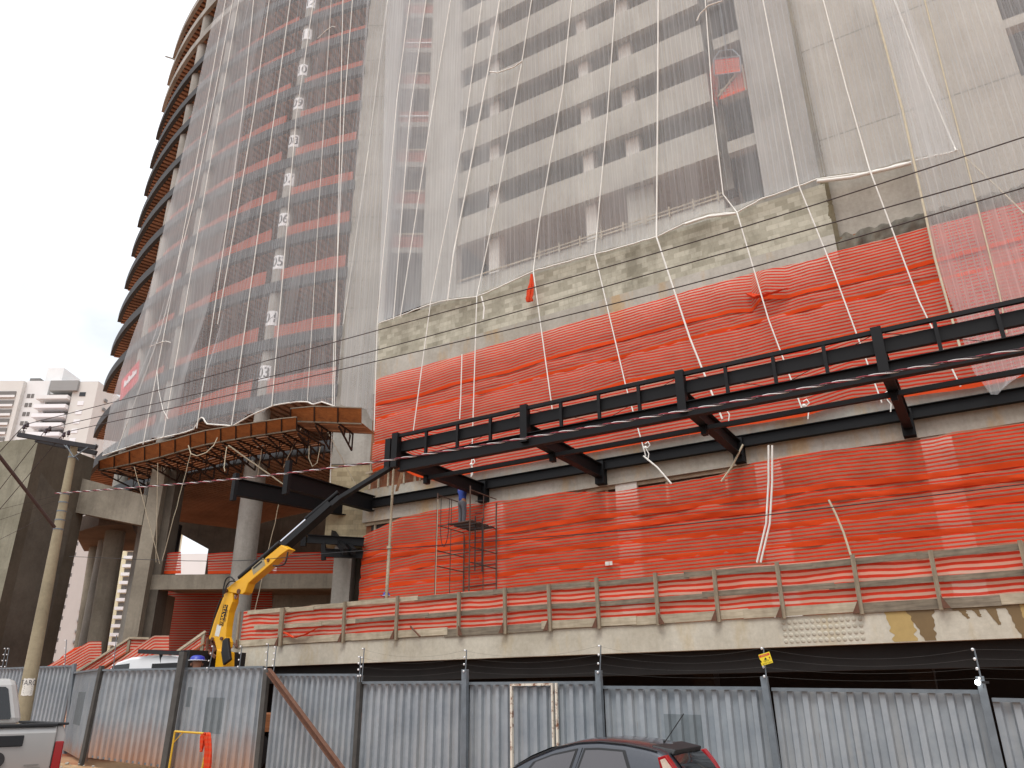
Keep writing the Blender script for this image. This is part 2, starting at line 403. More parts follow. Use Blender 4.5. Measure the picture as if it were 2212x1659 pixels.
# columns: one line through every storey, thicker in the lobby; a painted number plate on the lettered line
RC = CR - .42
A_L = ang(onC(614, 512, RC)); A_2 = ang(onC(452, 384, RC)); A_3 = ang(onC(325, 700, RC))
step = A_3 - A_2
col_angles = [A_L, A_2, A_3]
def column(a, label=False):
    c = pol(a, RC, 0); m = MB(); n = 20
    m.lathe((c.x, c.y, 0), [(.47, 2.6), (.47, 11.2)], n)
    zs = sorted(ZF.values())
    for z0, z1 in zip(zs, zs[1:]): m.lathe((c.x, c.y, 0), [(.34, z0 + .003), (.34, z1 - .3)], n)
    o = m.build('column', M['conc_grey'], tower)
    if label:
        view = math.atan2(-c.y, -c.x)
        for k in range(3, 13):
            a0 = view - .55; r = .352; zc = ZF[k] + 1.14; h = .74
            p = MB(); p.grid(lambda u, v: Vector((c.x + r*math.cos(a0 - .95 + 1.9*u), c.y + r*math.sin(a0 - .95 + 1.9*u), zc - h/2 + h*v)), 10, 1)
            pl = p.build('number_plate', M['white'], o)
            vs, fs = text_mesh('%02d' % k, .72); t = MB(); rr = .357
            for ex in (-.012, .012, 0): t.add([Vector((c.x + (rr + .001*ex/.012)*math.cos(a0 + (v.x*.86 + ex)/rr), c.y + (rr + .001*ex/.012)*math.sin(a0 + (v.x*.86 + ex)/rr), zc + v.y)) for v in vs], fs)
            t.build('number', M['inkgrey'], pl) if False else t.build('number', M['inkgrey'], o)
    return o
for i, a in enumerate(col_angles): column(a, i == 0)
# striped guard strips along each slab edge, between columns
def edge_net(k, a, b, h0, h1):
    z = ZF[k]; m = MB(); L = abs(b - a) * CR; n = max(6, int(L / .35))
    m.grid(lambda u, v: pol(lerp(a, b, u), CR - .06 + .05*nz(u*L*.9, k*3.1, v), z + .02 + v * lerp(h0, h1, u) * (1 + .12*nz(u*L*.6, k))), n, 3,
           lambda u, v, q: (u * L, v * lerp(h0, h1, u)))
    return m.build('edge_net', M['net_oa'], tower)
random.seed(3)
for k in range(3, 13):
    hh = {3: .78, 4: .62, 5: .62, 6: .58, 7: .5, 8: .5, 9: .45, 10: .36, 11: .26, 12: .3}[k]
    edge_net(k, A_P - .004, A_L + .013, hh*1.05, hh*.95)
    edge_net(k, A_L - .016, A_2 + .014, hh*1.2, hh*.55)
    edge_net(k, A_2 - .016, A_3 + .03, hh*.7, hh*.55)
# ------------------------------------------------------------------ straight concrete pier and stair window strip beside the curve
xl, xr = -7.52, -5.69
m = MB(); m.box((xl, 30.6, 10.6), (xr, 33.2, 47))
m.build('pier', M['conc_floor'], tower)
m = MB(); m.box((xl, 30.62, 7.3), (xr - .02, 33.1, 10.58)); m.build('pier_masonry', M['block_pier'], tower)
x0 = onY(722, 1200, 30.7).x; x1 = onY(752, 1200, 30.7).x
m = MB(); m.box((x0, 30.7, 3.0), (x1 + .15, 32.6, 7.28)); m.build('pier_base', M['conc_grey'], tower)
m = MB(); m.box((x0 - .75, 30.4, 3.0), (x1 + .1, 30.68, 3.9)); m.build('pier_plinth', M['conc_grey'], tower)
m = MB(); m.box((x1 + .17, 31.6, 3.0), (-5.2, 34.5, 8.3)); m.build('dark_wall', M['conc_dark'], tower)
wx0, wx1 = xr + .002, -4.1
zj = [onY(900, y, 31.0).z for y in (41.4, 113.3, 194.5)]       # window heads
fl = 2.47
m = MB(); mb = MB(); nn = MB(); wh = MB()
for i in range(-5, 6):
    zh = zj[1] + i * fl
    m.box((wx0, 31.0, zh + .002), (wx1, 31.35, zh + .32))
    mb.box((wx0, 31.9, zh - fl + .32), (wx1, 31.95, zh))
    nn.quad((wx0, 31.12, zh + .32), (wx1, 31.12, zh + .32), (wx1, 31.12, zh + 1.12), (wx0, 31.12, zh + 1.12), uv=[(0,0),(1.5,0),(1.5,.8),(0,.8)])
    if i in (0, -2): wh.box((wx0 + .01, 31.05, zh + .72), (wx1 - .01, 31.09, zh + .79))
    else: wh.box((wx0 + .01, 31.05, zh + 1.04), (wx1 - .01, 31.08, zh + 1.14), mi=1)
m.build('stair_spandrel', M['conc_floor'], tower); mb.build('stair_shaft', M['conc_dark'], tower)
nn.build('stair_guard_net', M['net_oa'], tower); wh.build('guard_board', [M['white'], M['woodp']], tower)
# ------------------------------------------------------------------ lobby: mezzanine, rear walls, columns
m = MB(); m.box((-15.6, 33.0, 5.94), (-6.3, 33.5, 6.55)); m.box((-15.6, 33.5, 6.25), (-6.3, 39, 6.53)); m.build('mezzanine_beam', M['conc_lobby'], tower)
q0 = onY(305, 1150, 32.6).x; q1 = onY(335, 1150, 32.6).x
m = MB(); m.box((q0, 32.6, 2.0), (q1, 33.0, 11.3)); m.build('lobby_pier', M['conc_lobby'], tower); m = MB(); m.box((q0 + .02, 33.003, 2.0), (q1 + .35, 34.0, 11.3)); m.build('lobby_pier', M['conc_dark'], tower)  # rear box painted dark as the pier's shaded side
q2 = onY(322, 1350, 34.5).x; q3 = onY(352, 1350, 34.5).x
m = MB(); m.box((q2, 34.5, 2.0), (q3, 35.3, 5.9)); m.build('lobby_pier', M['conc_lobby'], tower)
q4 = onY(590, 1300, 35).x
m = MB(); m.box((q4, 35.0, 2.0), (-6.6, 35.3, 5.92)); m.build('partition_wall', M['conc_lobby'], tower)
# rear wall of the lobby with three openings through to the sky
Yb = 47.0
def rx(x, y): q = onY(x, y, Yb); return q.x, q.z
hx0, hz1 = rx(388, 1152); hx1, hz1b = rx(450, 1186); _, hz0 = rx(420, 1241)
h2a, h2t = rx(503, 1202); h2b, _ = rx(541, 1202); h3a, h3t = rx(588, 1224); h3b, _ = rx(598, 1224)
m = MB()
xW = onY(344, 1200, Yb).x; m.box((xW, Yb, hz1), (-2, Yb + .3, 14.6)); m.box((xW, Yb, 2), (-2, Yb + .3, hz0))
m.hexa([(hx0, Yb, hz1b), (hx1, Yb, hz1b), (hx1, Yb+.3, hz1b), (hx0, Yb+.3, hz1b)], [(hx0, Yb, hz1-.003), (hx1, Yb, hz1-.003), (hx1, Yb+.3, hz1-.003), (hx0, Yb+.3, hz1-.003)]) if False else None
m.prism([(hx0, Yb, hz1-.002), (hx1, Yb, hz1-.002), (hx1, Yb, hz1b)], (0, .3, 0))
m.box((hx1, Yb, hz0 + .002), (h2a, Yb + .3, hz1 - .002)); m.box((h2b, Yb, hz0 + .002), (h3a, Yb + .3, hz1 - .002)); m.box((h3b, Yb, hz0 + .002), (-2, Yb + .3, hz1 - .002))
m.prism([(h2a, Yb, hz1-.002), (h2b, Yb, hz1-.002), (h2b, Yb, h2t - .7), (h2a, Yb, h2t)], (0, .3, 0)); m.box((h3a, Yb, h3t), (h3b, Yb + .3, hz1 - .002))
m.box((xW, Yb, hz0 + .002), (hx0, Yb + .3, hz1 - .002))
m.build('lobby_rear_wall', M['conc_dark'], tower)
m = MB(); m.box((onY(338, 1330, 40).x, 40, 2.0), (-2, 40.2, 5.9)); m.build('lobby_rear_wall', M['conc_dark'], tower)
m = MB(); xa = onY(372, 1200, 44).x; m.beam((xa, 44, 6.5), (xa + .1, 44, 11), .3, .3); m.build('lobby_post', M['steel'], tower)
# lobby guard nets on the mezzanine (left of the gap, right of the gap) and hanging nets below
def flat_net(name, pts_top, pts_bot, Y, mat, parent=None, **kw):
    x0, x1 = pts_top[0][0], pts_top[-1][0]; m = MB()
    def f(u, v):
        x = lerp(x0, x1, u); yt = interp(pts_top, x); yb = interp(pts_bot, x)
        q = onY(x, lerp(yb, yt, v), Y + .06*nz(u*9, v*3, Y)); return q
    a = onY(x0, interp(pts_bot, x0), Y); b = onY(x1, interp(pts_bot, x1), Y); L = (b - a).length
    ht = (onY(x0, pts_top[0][1], Y) - a).length
    m.grid(f, max(8, int(L/.3)), 6, lambda u, v, q: (u*L, v*max(ht, .3)))
    return m.build(name, mat, parent, fr='W')
for i, (xa, xb) in enumerate(((341, 391), (449, 503), (541, 722))):
    tag(flat_net('safety_net', [(xa, 1196), (xb, 1192)], [(xa, 1240), (xb, 1239)], 33.3, M['net_o']),
        ['short red mesh strip at the left end of the mezzanine edge, before the bright gap', 'narrow red mesh strip on the mezzanine edge between the two bright gaps', 'long red mesh strip on the mezzanine edge behind the crane arm and round column'][i], 'safety net', 'orange safety nets in the lobby')
tag(flat_net('safety_net', [(352, 1274), (588, 1274)], [(350, 1420), (588, 1420)], 36.5, M['net_o']), 'wide dark red mesh hung across the shaded bay under the mezzanine', 'safety net', 'orange safety nets in the lobby')
# ------------------------------------------------------------------ catch platform of plywood on steel brackets
plat = thing('catch_platform', (CC.x, CC.y, 0), 'long curved orange plywood catch platform on brown trusses above the lobby, the lower piece', 'catch platform', 'plywood catch platforms', fr='W')
plat2 = thing('catch_platform', (CC.x, CC.y, 0), 'short orange plywood catch platform beside the tall pier, the raised piece', 'catch platform', 'plywood catch platforms', fr='W')
def platform(root, xa, xb, topl, botl, r1, n, zdrop, r_in):
    """outer flap between two image-measured edges on radius r1, floor planks and trusses running back to the slab"""
    za = []; fl = MB(); pk = MB(); tr = MB(); ed = MB()
    xs = [lerp(xa, xb, i / n) for i in range(n + 1)]
    bot = [onC(x, interp(botl, x), r1) for x in xs]
    top = []
    for x, b in zip(xs, bot):
        t = onC(x, interp(topl, x), r1 + .35); top.append(t)
    for i in range(n):
        j = i + 1
        b0, b1, t0, t1 = bot[i], bot[j], top[i], top[j]
        e = .012
        B0 = b0.lerp(b1, e); B1 = b1.lerp(b0, e); T0 = t0.lerp(t1, e); T1 = t1.lerp(t0, e)
        o = MB(); back = Vector((CC.x - b0.x, CC.y - b0.y, 0)).normalized() * .03
        o.hexa([B0, B1, B1 + back, B0 + back], [T0, T1, T1 + back, T0 + back]); o.build('plywood_flap', M['ply'], root)
        ed.beam(t0 + Vector((0,0,.02)), t1 + Vector((0,0,.02)), .06, .04); ed.beam(b0 - Vector((0,0,.03)), b1 - Vector((0,0,.03)), .06, .05)
        a0, a1 = ang(b0), ang(b1); zb = (b0.z + b1.z) / 2
        rows = 9
        for q in range(rows):
            rr = lerp(r1 - .1, r_in, (q + .1) / rows); rr2 = rr - (r1 - .1 - r_in) / rows * (.8 if (i*7 + q*3) % 5 else .55)
            pk.hexa([pol(a0, rr, b0.z), pol(a1, rr, b1.z), pol(a1, rr2, b1.z), pol(a0, rr2, b0.z)], [pol(a0, rr, b0.z + .03), pol(a1, rr, b1.z + .03), pol(a1, rr2, b1.z + .03), pol(a0, rr2, b0.z + .03)])
    for i in range(n + 1 if root == plat else n):
        a = ang(bot[i]); z = bot[i].z - .03
        p0 = pol(a, r1, z); p1 = pol(a, r_in + .05, z); p2 = pol(a, r_in + .05, z - zdrop); w = .055
        tr.beam(p0, p1, w, w); tr.beam(pol(a, r1 - .1, z - .1), p2, w, w); tr.beam(p1, p2, w, w)
        for u in (.4, .75):
            s0 = pol(a, lerp(r1, r_in, u), z); s1 = pol(a, lerp(r1 - .1, r_in, u), lerp(z - .1, z - zdrop, u)); tr.beam(s0, s1, .03, .03)
            s2 = pol(a, lerp(r1, r_in, u + .1), z); tr.beam(s1, s2, .025, .025)
        tr.beam(p0, top[i], .05, .05)
    pk.build('plank_floor', M['woodbrown'], root); tr.build('bracket_trusses', M['steelbr'], root); ed.build('edge_rail', M['woodg'], root)
topl = [(213, 996), (300, 968), (383, 948), (433, 933), (510, 920), (630, 902)]
botl = [(213, 1014), (240, 1010), (333, 990), (433, 961), (540, 942), (642, 927)]
platform(plat, 214, 641, topl, botl, CR + 2.3, 13, .62, CR + .1)
platform(plat2, 628, 781, [(625, 884), (683, 878.5), (779, 882.5)], [(633, 908.5), (781, 914)], CR + 2.3, 3, .7, CR + .9)

# ------------------------------------------------------------------ white mesh over the tower, hung from the top and tied at its hem
hemT = [(222, 984), (300, 958), (352, 945), (400, 934), (419, 927), (432, 903), (438, 901), (446, 916), (490, 919), (501, 921), (540, 898), (590, 876), (612, 872), (640, 868), (664, 868), (676, 874), (695, 868), (724, 878)]
def left_edge(y): return interp([(-80, 486), (0, 473), (553, 343), (760, 288), (984, 222)], y)
def right_edge(y): return interp([(-80, 806), (0, 797), (800, 737), (905, 724)], y)
RN = CR + .5
def tower_net(u0, u1, mat, name, seed, nu):
    m = MB()
    def f(u, v):
        uu = lerp(u0, u1, u)
        xh = lerp(222, 724, uu); yh = interp(hemT, xh)
        y = lerp(yh, -80, v)
        x = lerp(xh, lerp(left_edge(y), right_edge(y), uu), min(1, v*3.0)) if v < .34 else lerp(left_edge(y), right_edge(y), uu)
        x = lerp(lerp(left_edge(y), right_edge(y), uu), xh, max(0, 1 - v*3)**2)
        r = RN + .10*math.sin(uu*62 + .8*nz(v*4, seed)) + .16*nz(uu*14, v*6, seed) + .10*nz(uu*50, v*4, seed)
        q = onC(x, y, RN); a = ang(q); return pol(a, r, q.z)
    m.grid(f, nu, 40, lambda u, v, q: (ang(q)*CR, q.z))
    return m.build(name, mat, None, fr='W')
cuts = [0, .14, .33, .62, 1.0]
labs = ['leftmost panel of white mesh on the round tower, over the red banner', 'second panel of white mesh on the round tower, streaked with folds', 'broad middle panel of white mesh on the round tower', 'right panel of white mesh on the round tower, over the floor numbers']
for i in range(4):
    tag(tower_net(cuts[i], cuts[i+1], M['net_w2'] if i < 2 else M['net_w'], 'debris_net', 2.3, 30), labs[i], 'debris net', 'white debris nets on the tower')
hem = MB()
def hemq(x): q = onC(x, interp(hemT, x), RN + .03); return q
hem.path([hemq(lerp(222, 724, i/120)) for i in range(121)], .035, 5)
tag(hem.build('hem_rope', M['rope'], None, fr='W'), 'bunched white hem cord along the bottom of the round tower mesh', 'rope')
# ropes on the round tower: (x, y) pairs from top to hem
RT = [[(549, -10), (524, 240), (506, 380), (425, 925)], [(583, -10), (548, 250), (470, 700)], [(628, -10), (605, 160), (500, 921)], [(679, -10), (640, 250), (587, 878)],
      [(716, -10), (664, 866)], [(741, -10), (722, 878)], [(518, -10), (433, 470), (352, 945)], [(489, -10), (410, 430), (309, 960)], [(762, -10), (744, 230), (722, 720), (712, 1100)], [(505, -10), (420, 430), (346, 720), (253, 972)]]
nmr = ['thick white rope down the middle of the tower mesh to the raised hem corner', 'white rope left of the middle on the tower mesh, ending in loose tails', 'white rope on the tower mesh reaching the hem over the platform', 'white rope on the tower mesh passing beside the floor numbers', 'thin white rope right of the floor numbers on the tower mesh', 'white rope on the tower mesh next to the flat pier', 'white rope over the second column line of the round tower', 'white rope near the left edge of the tower mesh', 'white rope down the flat pier at the right end of the tower', 'white rope between the two left column lines of the tower']
for pts, lb in zip(RT, nmr):
    m = MB(); P = []
    for (xa, ya), (xb, yb) in zip(pts, pts[1:]):
        for i in range(8): P.append(onC(lerp(xa, xb, i/8), lerp(ya, yb, i/8), RN + .12))
    P.append(onC(pts[-1][0], pts[-1][1], RN + .12)); m.path(P, .022 if 'thin' not in lb else .014, 5)
    tag(m.build('rope', M['rope'], None, fr='W'), lb, 'rope', 'white ropes on the tower mesh')
for pts, lb in (([(324, 749), (345, 740), (358, 737), (369, 740)], 'short white cord sagging across the left of the tower mesh'), ([(339, 800), (343, 845), (352, 885), (363, 905)], 'white cord hanging from the mesh above the lowest orange strip'), ([(686, 83), (704, 66), (717, 57), (724, 58)], 'bent white cord beside the upper floor numbers')):
    m = MB(); m.path([onC(x, y, RN + .15) for x, y in pts], .018, 5); tag(m.build('cord', M['rope'], None, fr='W'), lb, 'cord')
LR = [((290, 1008), (345, 1218), 'thin white rope slanting from the platform down to the lobby pier, leftmost'), ((341, 1000), (337, 1215), 'thin white rope hanging straight past the lobby pier'), ((413, 978), (350, 1212), 'thin tan rope slanting left from a platform loop to the lobby pier'), ((575, 912), (556, 1030), 'thin white rope in front of the round lobby column'), ((658, 908), (612, 1010), 'thin white rope from the platform to the shorter loose bracket'), ((605, 1078), (548, 1330), 'long thin rope slanting down from the long bracket to the deck'), ((493, 962), (612, 1046), 'taut pale rope slanting right from the platform to the loose bracket'), ((698, 915), (775, 1060), 'pale rope slanting right in front of the masonry pier')]
for a, b, lb in LR:
    p0, p1 = onY(a[0], a[1], 29.6), onY(b[0], b[1], 30.2 if b[1] < 1150 else 31.0); m = MB(); m.path([p0.lerp(p1, i/10) + Vector((.03*nz(i*.7, a[0]), 0, 0)) for i in range(11)], .014 if 'taut' not in lb else .03, 5); tag(m.build('rope', M['rope_tan'], None, fr='W'), lb, 'rope', 'ropes hanging in front of the lobby')
for pts, lb in (([(407, 962), (412, 980), (425, 985), (445, 978), (462, 962), (470, 945)], 'slack white rope loop under the long catch platform'), ([(490, 965), (487, 985), (484, 1010), (486, 1018)], 'short tan rope end dangling under the catch platform'), ([(668, 960), (667, 990), (675, 1008), (685, 1000), (692, 965)], 'thin rope loop hanging beside the masonry pier')):
    m = MB(); m.path([onY(x, y, 29.3) for x, y in pts], .02, 5); tag(m.build('cord', M['rope_tan'], None, fr='W'), lb, 'cord')
# red banner with white lettering on the left of the tower
bq = [(263, 822), (302, 776), (299, 822), (258, 868)]
m = MB(); P = [onC(x, y, CR + .2) for x, y in bq]
m.grid(lambda u, v: P[3].lerp(P[2], u).lerp(P[0].lerp(P[1], u), v) + Vector((0, 0, 0)), 8, 4); ban = m.build('banner', M['redcloth'], None, fr='W')
tag(ban, 'red banner with illegible pale lettering tied to the lower left of the round tower', 'banner')
ux = (P[2] - P[3]).normalized(); uy = (P[0] - P[3]).normalized()
t = MB()
for i in range(9):
    o = P[3].lerp(P[2], .2 + .075*i).lerp(P[0].lerp(P[1], .2 + .075*i), .45); nn_ = ux.cross(uy).normalized() * .03
    h = uy * (.28 if i % 3 else .42); w = ux * .2
    t.quad(o - nn_*-1, o + w + nn_, o + w + h*(.9) + nn_, o + h + nn_)
t.build('lettering', M['white'], ban)
m = MB(); a = onC(358, 122, CR); b = onC(400, 135, CR)
m.beam(a, b + Vector((1.2, .5, -.1)), .09, .09); m.beam(a + Vector((.2, 0, -.12)), b + Vector((1.2, .5, -.25)), .03, .03); tag(m.build('timber', M['woodg'], None, fr='W'), 'single timber sticking out from the high left edge of the tower', 'timber')
# ------------------------------------------------------------------ free-standing concrete block and its beam, left
cA = Vector((-20.1, 31.0, 0)); dr = Vector((math.sin(R(14)), math.cos(R(14)), 0)); dl = Vector((-dr.y, dr.x, 0))
q = ray(203, 997); t_ = (cA.y*dr.x - cA.x*dr.y) / (q.y*dr.x - q.x*dr.y) if abs(q.y*dr.x - q.x*dr.y) > 1e-6 else 33
far = Vector((q.x*t_, q.y*t_, 0)); Ld = (far - cA).length
blk = thing('concrete_shaft', cA, 'massive unfinished concrete shaft standing behind the street pole', 'shaft', fr='W')
m = MB(); zt = 12.0
b = [cA, cA + dr*Ld, cA + dr*Ld + dl*4.2, cA + dl*4.2]
m.hexa([v.copy() for v in b], [v + Vector((0, 0, zt)) for v in b]); m.build('wall', concrete('shaft concrete', srgb(150, 146, 128), srgb(116, 112, 94), streak=.5), blk)
nrm = -dl; c0_ = cA + dr*Ld
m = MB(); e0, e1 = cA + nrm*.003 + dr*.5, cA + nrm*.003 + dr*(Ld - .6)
m.quad(e0 + Vector((0,0,-.5)), e1 + Vector((0,0,-.5)), e1 + Vector((0,0,9.3)), e0 + Vector((0,0,10.6))); m.build('dark_panel', M['conc_dark'], blk)  # flat darker sheet laid on the right face, nothing is set back
m = MB(); n1 = nrm*.0015; m.quad(cA + n1, c0_ + n1, c0_ + n1 + Vector((0,0,11.98)), cA + n1 + Vector((0,0,11.98))); m.build('dark_face', concrete('darker shaft face', srgb(104,94,80), srgb(82,73,60), streak=.4), blk)  # whole right face overlaid with a darker concrete sheet
c0 = cA + dr*Ld; c1 = Vector((q0, 33.2, 0))
m = MB(); d = (c1 - c0).normalized(); sd = Vector((d.y, -d.x, 0))*.45
m.hexa([c0 + sd + Vector((0,0,9.4)), c1 + sd + Vector((0,0,8.6)), c1 - sd + Vector((0,0,8.6)), c0 - sd + Vector((0,0,9.4))], [c0 + sd + Vector((0,0,10.95)), c1 + sd + Vector((0,0,9.9)), c1 - sd + Vector((0,0,9.9)), c0 - sd + Vector((0,0,10.95))])
m.build('link_beam', M['conc_lobby'], blk)
# two tall round columns left of the lobby, with the small slab they carry
lc = thing('column_pair', onY(240, 1380, 36), 'pair of tall round columns carrying a small curved slab left of the lobby', 'columns', fr='W')
for (xa, ya), (xb, yb), Y, r in (((257, 1106), (214, 1386), 36, .43), ((218, 1140), (187, 1386), 40, .40)):
    a = onY(xa, ya, Y); b = onY(xb, yb, Y); m = MB(); m.tube((b.x, Y, 1.5), (a.x, Y, 9.9), r, 20, caps=False); m.build('column', M['conc_lobby'], lc)
m = MB(); sl = [onY(x, 1112, 34.5) for x in (186, 210, 240, 300)]
pa = [Vector((onY(184, 1135, 37).x, 36.2, 9.0)), Vector((onY(225, 1095, 34.8).x, 34.6, 9.0)), Vector((onY(300, 1095, 34.8).x, 34.4, 9.0)), Vector((onY(318, 1150, 41).x, 41, 9.0)), Vector((onY(190, 1150, 41).x, 41, 9.0))]
m.prism(pa, (0, 0, .7)); m.build('small_slab', M['soffit'], lc)
# ================================================================== long garage block with open storeys, block-faced podium
gar = thing('garage_block', (-9, 23, 0), 'long grey concrete garage block with open storeys above a block wall, right of the tower', 'building')
sL, sO, sE, sB, sC = -18.5, -16.65, -5.25, -3.88, -1.98
ZS = [19.62 + 2.44*k for k in range(11)]      # spandrel undersides
m = MB(); m.box((sL, 23.0, 16.9), (sO, 23.4, 47)); m.build('wall_strip', M['conc_floor'], gar)
m = MB(); m.box((sB, 23.0, 16.9), (sC, 23.35, 47)); m.build('wall_strip', M['conc_grey'], gar)
for z in ZS:
    m = MB(); m.box((sO + .002, 23.02, z), (sE, 23.3, z + 1.36)); m.box((sO + .002, 23.301, z + .25), (sE, 34, z + .45)); m.build('spandrel', M['conc_floor'] if False else M['conc'], gar)
    m = MB(); m.box((sE + .35, 23.15, z - .03), (sB - .002, 23.5, z + .47)); m.build('slab_edge', M['conc'], gar)
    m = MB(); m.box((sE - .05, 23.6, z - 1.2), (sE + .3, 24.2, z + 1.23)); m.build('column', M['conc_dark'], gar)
m = MB(); m.box((sO + .002, 23.02, 16.9), (sE, 23.3, 17.72)); m.box((sE + .002, 23.05, 16.9), (sB - .002, 23.3, 17.3)); m.build('sill_wall', M['conc'], gar)
for i, (a, b, d) in enumerate(((-15.25, -14.75, 23.4), (-10.7, -10.25, 23.4), (-8.85, -8.3, 23.45))):
    m = MB(); m.box((a, d, 15), (b, d + .5, 47)); m.build('column', M['conc_pale'], gar)
m = MB(); m.box((-8.95, 23.38, 15), (-7.85, 23.44, 19.6)); m.build('lift_panel', M['conc'], gar)
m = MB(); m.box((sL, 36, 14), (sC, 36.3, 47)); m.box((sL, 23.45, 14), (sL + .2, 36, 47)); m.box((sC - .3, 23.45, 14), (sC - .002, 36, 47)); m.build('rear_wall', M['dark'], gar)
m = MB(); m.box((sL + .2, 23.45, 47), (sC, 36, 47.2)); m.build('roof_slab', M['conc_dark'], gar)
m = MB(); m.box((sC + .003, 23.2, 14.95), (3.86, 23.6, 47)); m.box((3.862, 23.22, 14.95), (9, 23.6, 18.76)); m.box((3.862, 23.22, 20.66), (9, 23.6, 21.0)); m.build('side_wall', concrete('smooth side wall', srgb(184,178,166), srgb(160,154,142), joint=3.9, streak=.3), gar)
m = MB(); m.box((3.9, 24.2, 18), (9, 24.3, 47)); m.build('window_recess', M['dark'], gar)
# rough mortar corner between block wall and side wall
random.seed(11); m = MB()
m.grid(lambda u, v: Vector((sC + (.16 - .12*v**.5)*(u - .5)*2 + .03*nz(v*190, u*5), 22.95 - .05*math.sin(math.pi*u) + .03*nz(v*120, u*7, 2), lerp(14.4, 34, v))), 6, 240); m.build('mortar_joint', concrete('crumbling mortar', srgb(128,116,84), srgb(84,78,66)), gar)
m = MB(); m.grid(lambda u, v: Vector((lerp(sC + .05, 4.2, u), 22.98 + .16*nz(u*30, v*3, 5) - .1*math.sin(math.pi*v), lerp(14.25, 14.98, v) + .1*nz(u*18, v))), 90, 6); m.build('broken_ledge', concrete('broken ledge', srgb(138,130,112), srgb(92,88,80)), gar)
# timber guard rail on the sill of the lowest open storey
gr = MB(); gr.beam((-12.9, 22.97, 17.78), (sE, 22.97, 17.78), .04, .05); gr.beam((-12.9, 22.97, 17.93), (sE, 22.97, 17.93), .04, .05)
for i in range(9): gr.beam((-12.6 + i*.9, 22.95, 17.62), (-12.6 + i*.9, 22.95, 18.06), .05, .04)
gr.beam((sO + .1, 22.96, 17.80), (-12.95, 22.96, 17.80), .06, .05)
tag(gr.build('sill_rail', M['woodp']), 'thin pinkish timber rail fixed along the sill of the lowest open garage storey', 'rail')
# podium block wall with its concrete band
m = MB(); m.box((-20.78, 22.9, 15.05), (sC, 22.998, 16.98)); m.box((-20.78, 22.998, 15.05), (-18.5, 23.2, 16.98)); m.build('block_wall', M['block'], gar)
m = MB(); m.box((-20.8, 22.88, 13.6), (sC, 23.2, 15.048)); m.build('concrete_band', M['conc_rust'], gar)
m = MB(); m.box((-20.79, 23.0, 9.42), (9, 23.3, 13.598)); m.box((sC + .002, 23.02, 13.6), (9, 23.3, 14.94)); m.build('infill_wall', M['brick'], gar)
m = MB()
for i in range(16): s = -20.3 + 1.85*i; m.box((s, 22.975, 9.42), (s + .12, 22.998, 13.59))
m.build('wall_studs', M['woodp'], gar)
m = MB(); m.box((-20.82, 22.8, 8.1), (9, 23.2, 9.418)); m.build('ledge_beam', M['conc_rust'], gar)
m = MB(); m.box((-20.79, 23.05, 3.25), (9, 23.35, 8.098)); m.build('infill_wall', M['brick'], gar)
for s in (-15.0, -9.9, -5.35, -.85, 3.8): m = MB(); m.box((s, 22.85, 3.25), (s + .75, 23.048, 8.09)); m.build('podium_column', M['conc_pale'], gar)
m = MB(); m.box((-20.8, 23.2, 3.2), (-20.5, 30.5, 15.0)); m.build('end_wall', M['conc_dark'], gar)
m = MB(); m.box((-20.5, 23.0, 7.2), (-12, 23.04, 8.09)); m.box((-10.6, 23.0, 7.4), (-4.4, 23.04, 8.09)); m.build('gap_shade', M['dark'], gar)  # thin dark sheets on the brick stand in for shade above the nets
for s in (-20.3, -19.4, -10.3, -8.2, -6.3): m = MB(); m.box((s, 22.93, 7.2), (s + .08, 22.998, 7.975)); m.build('formwork_timber', M['woodp'], gar)
for a, b in ((-20.75, -18.2), (-11, -3.5)): m = MB(); m.box((a, 22.9, 7.98), (b, 22.97, 8.09)); m.build('formwork_timber', M['woodp'], gar)
m = MB()
for s in (-20.55, -20.1, -19.6, -18.8, -18.0, -17.2, -16.4): m.box((s, 22.75, 9.42), (s + .07, 22.8, 10.6))
m.beam((-20.7, 22.72, 10.1), (-16.2, 22.72, 10.2), .05, .1); m.build('window_studs', M['woodp'], gar)
# small gate leaf and hoist basket seen in the open right-hand bay
m = MB(); z0 = 22.05
m.quad((-4.95, 23.1, z0 - .02), (-3.9, 23.1, z0 - .02), (-3.9, 23.1, z0 + 1.0), (-4.9, 23.1, z0 + .12), uv=[(0,0),(1,0),(1,1),(0,.1)])
leaf = m.build('stair_net', M['net_o']); tag(leaf, 'triangular orange mesh leaf on a timber frame in the open bay', 'net leaf')
m = MB(); m.beam((-4.98, 23.07, z0 + .1), (-3.92, 23.07, z0 + 1.08), .05, .06); m.beam((-3.95, 23.06, z0 - .1), (-3.95, 23.06, z0 + 1.1), .05, .05); m.build('frame', M['woodp'], leaf)
hb = thing('hoist_basket', (-4.5, 23.0, 25.0), 'orange mesh-sided hoist basket slung in the open bay near the top right', 'hoist basket')
q = [onP(x, y, 22.85) for x, y in ((1542, 128), (1598, 122), (1601, 155), (1543, 163))]
m = MB(); m.quad(q[3], q[2], q[1], q[0], uv=[(0,0),(.9,0),(.9,.7),(0,.7)]); m.quad(q[0], q[3], q[3] + Vector((-.25, .5, -.55)), q[0] + Vector((-.35, .5, -.1)), uv=[(0,.7),(0,0),(.5,0),(.5,.7)])
m.quad(q[0] + Vector((-.35,.5,-.1)), q[3] + Vector((-.25,.5,-.6)), q[3] + Vector((-.15,.45,-1.1)), q[3] + Vector((.1,.1,-.02)), uv=[(0,.7),(0,0),(.5,0),(.5,.7)]); m.build('mesh_side', M['net_o'], hb)
m = MB(); top = (q[0] + q[1])/2 + Vector((0, .2, .55))
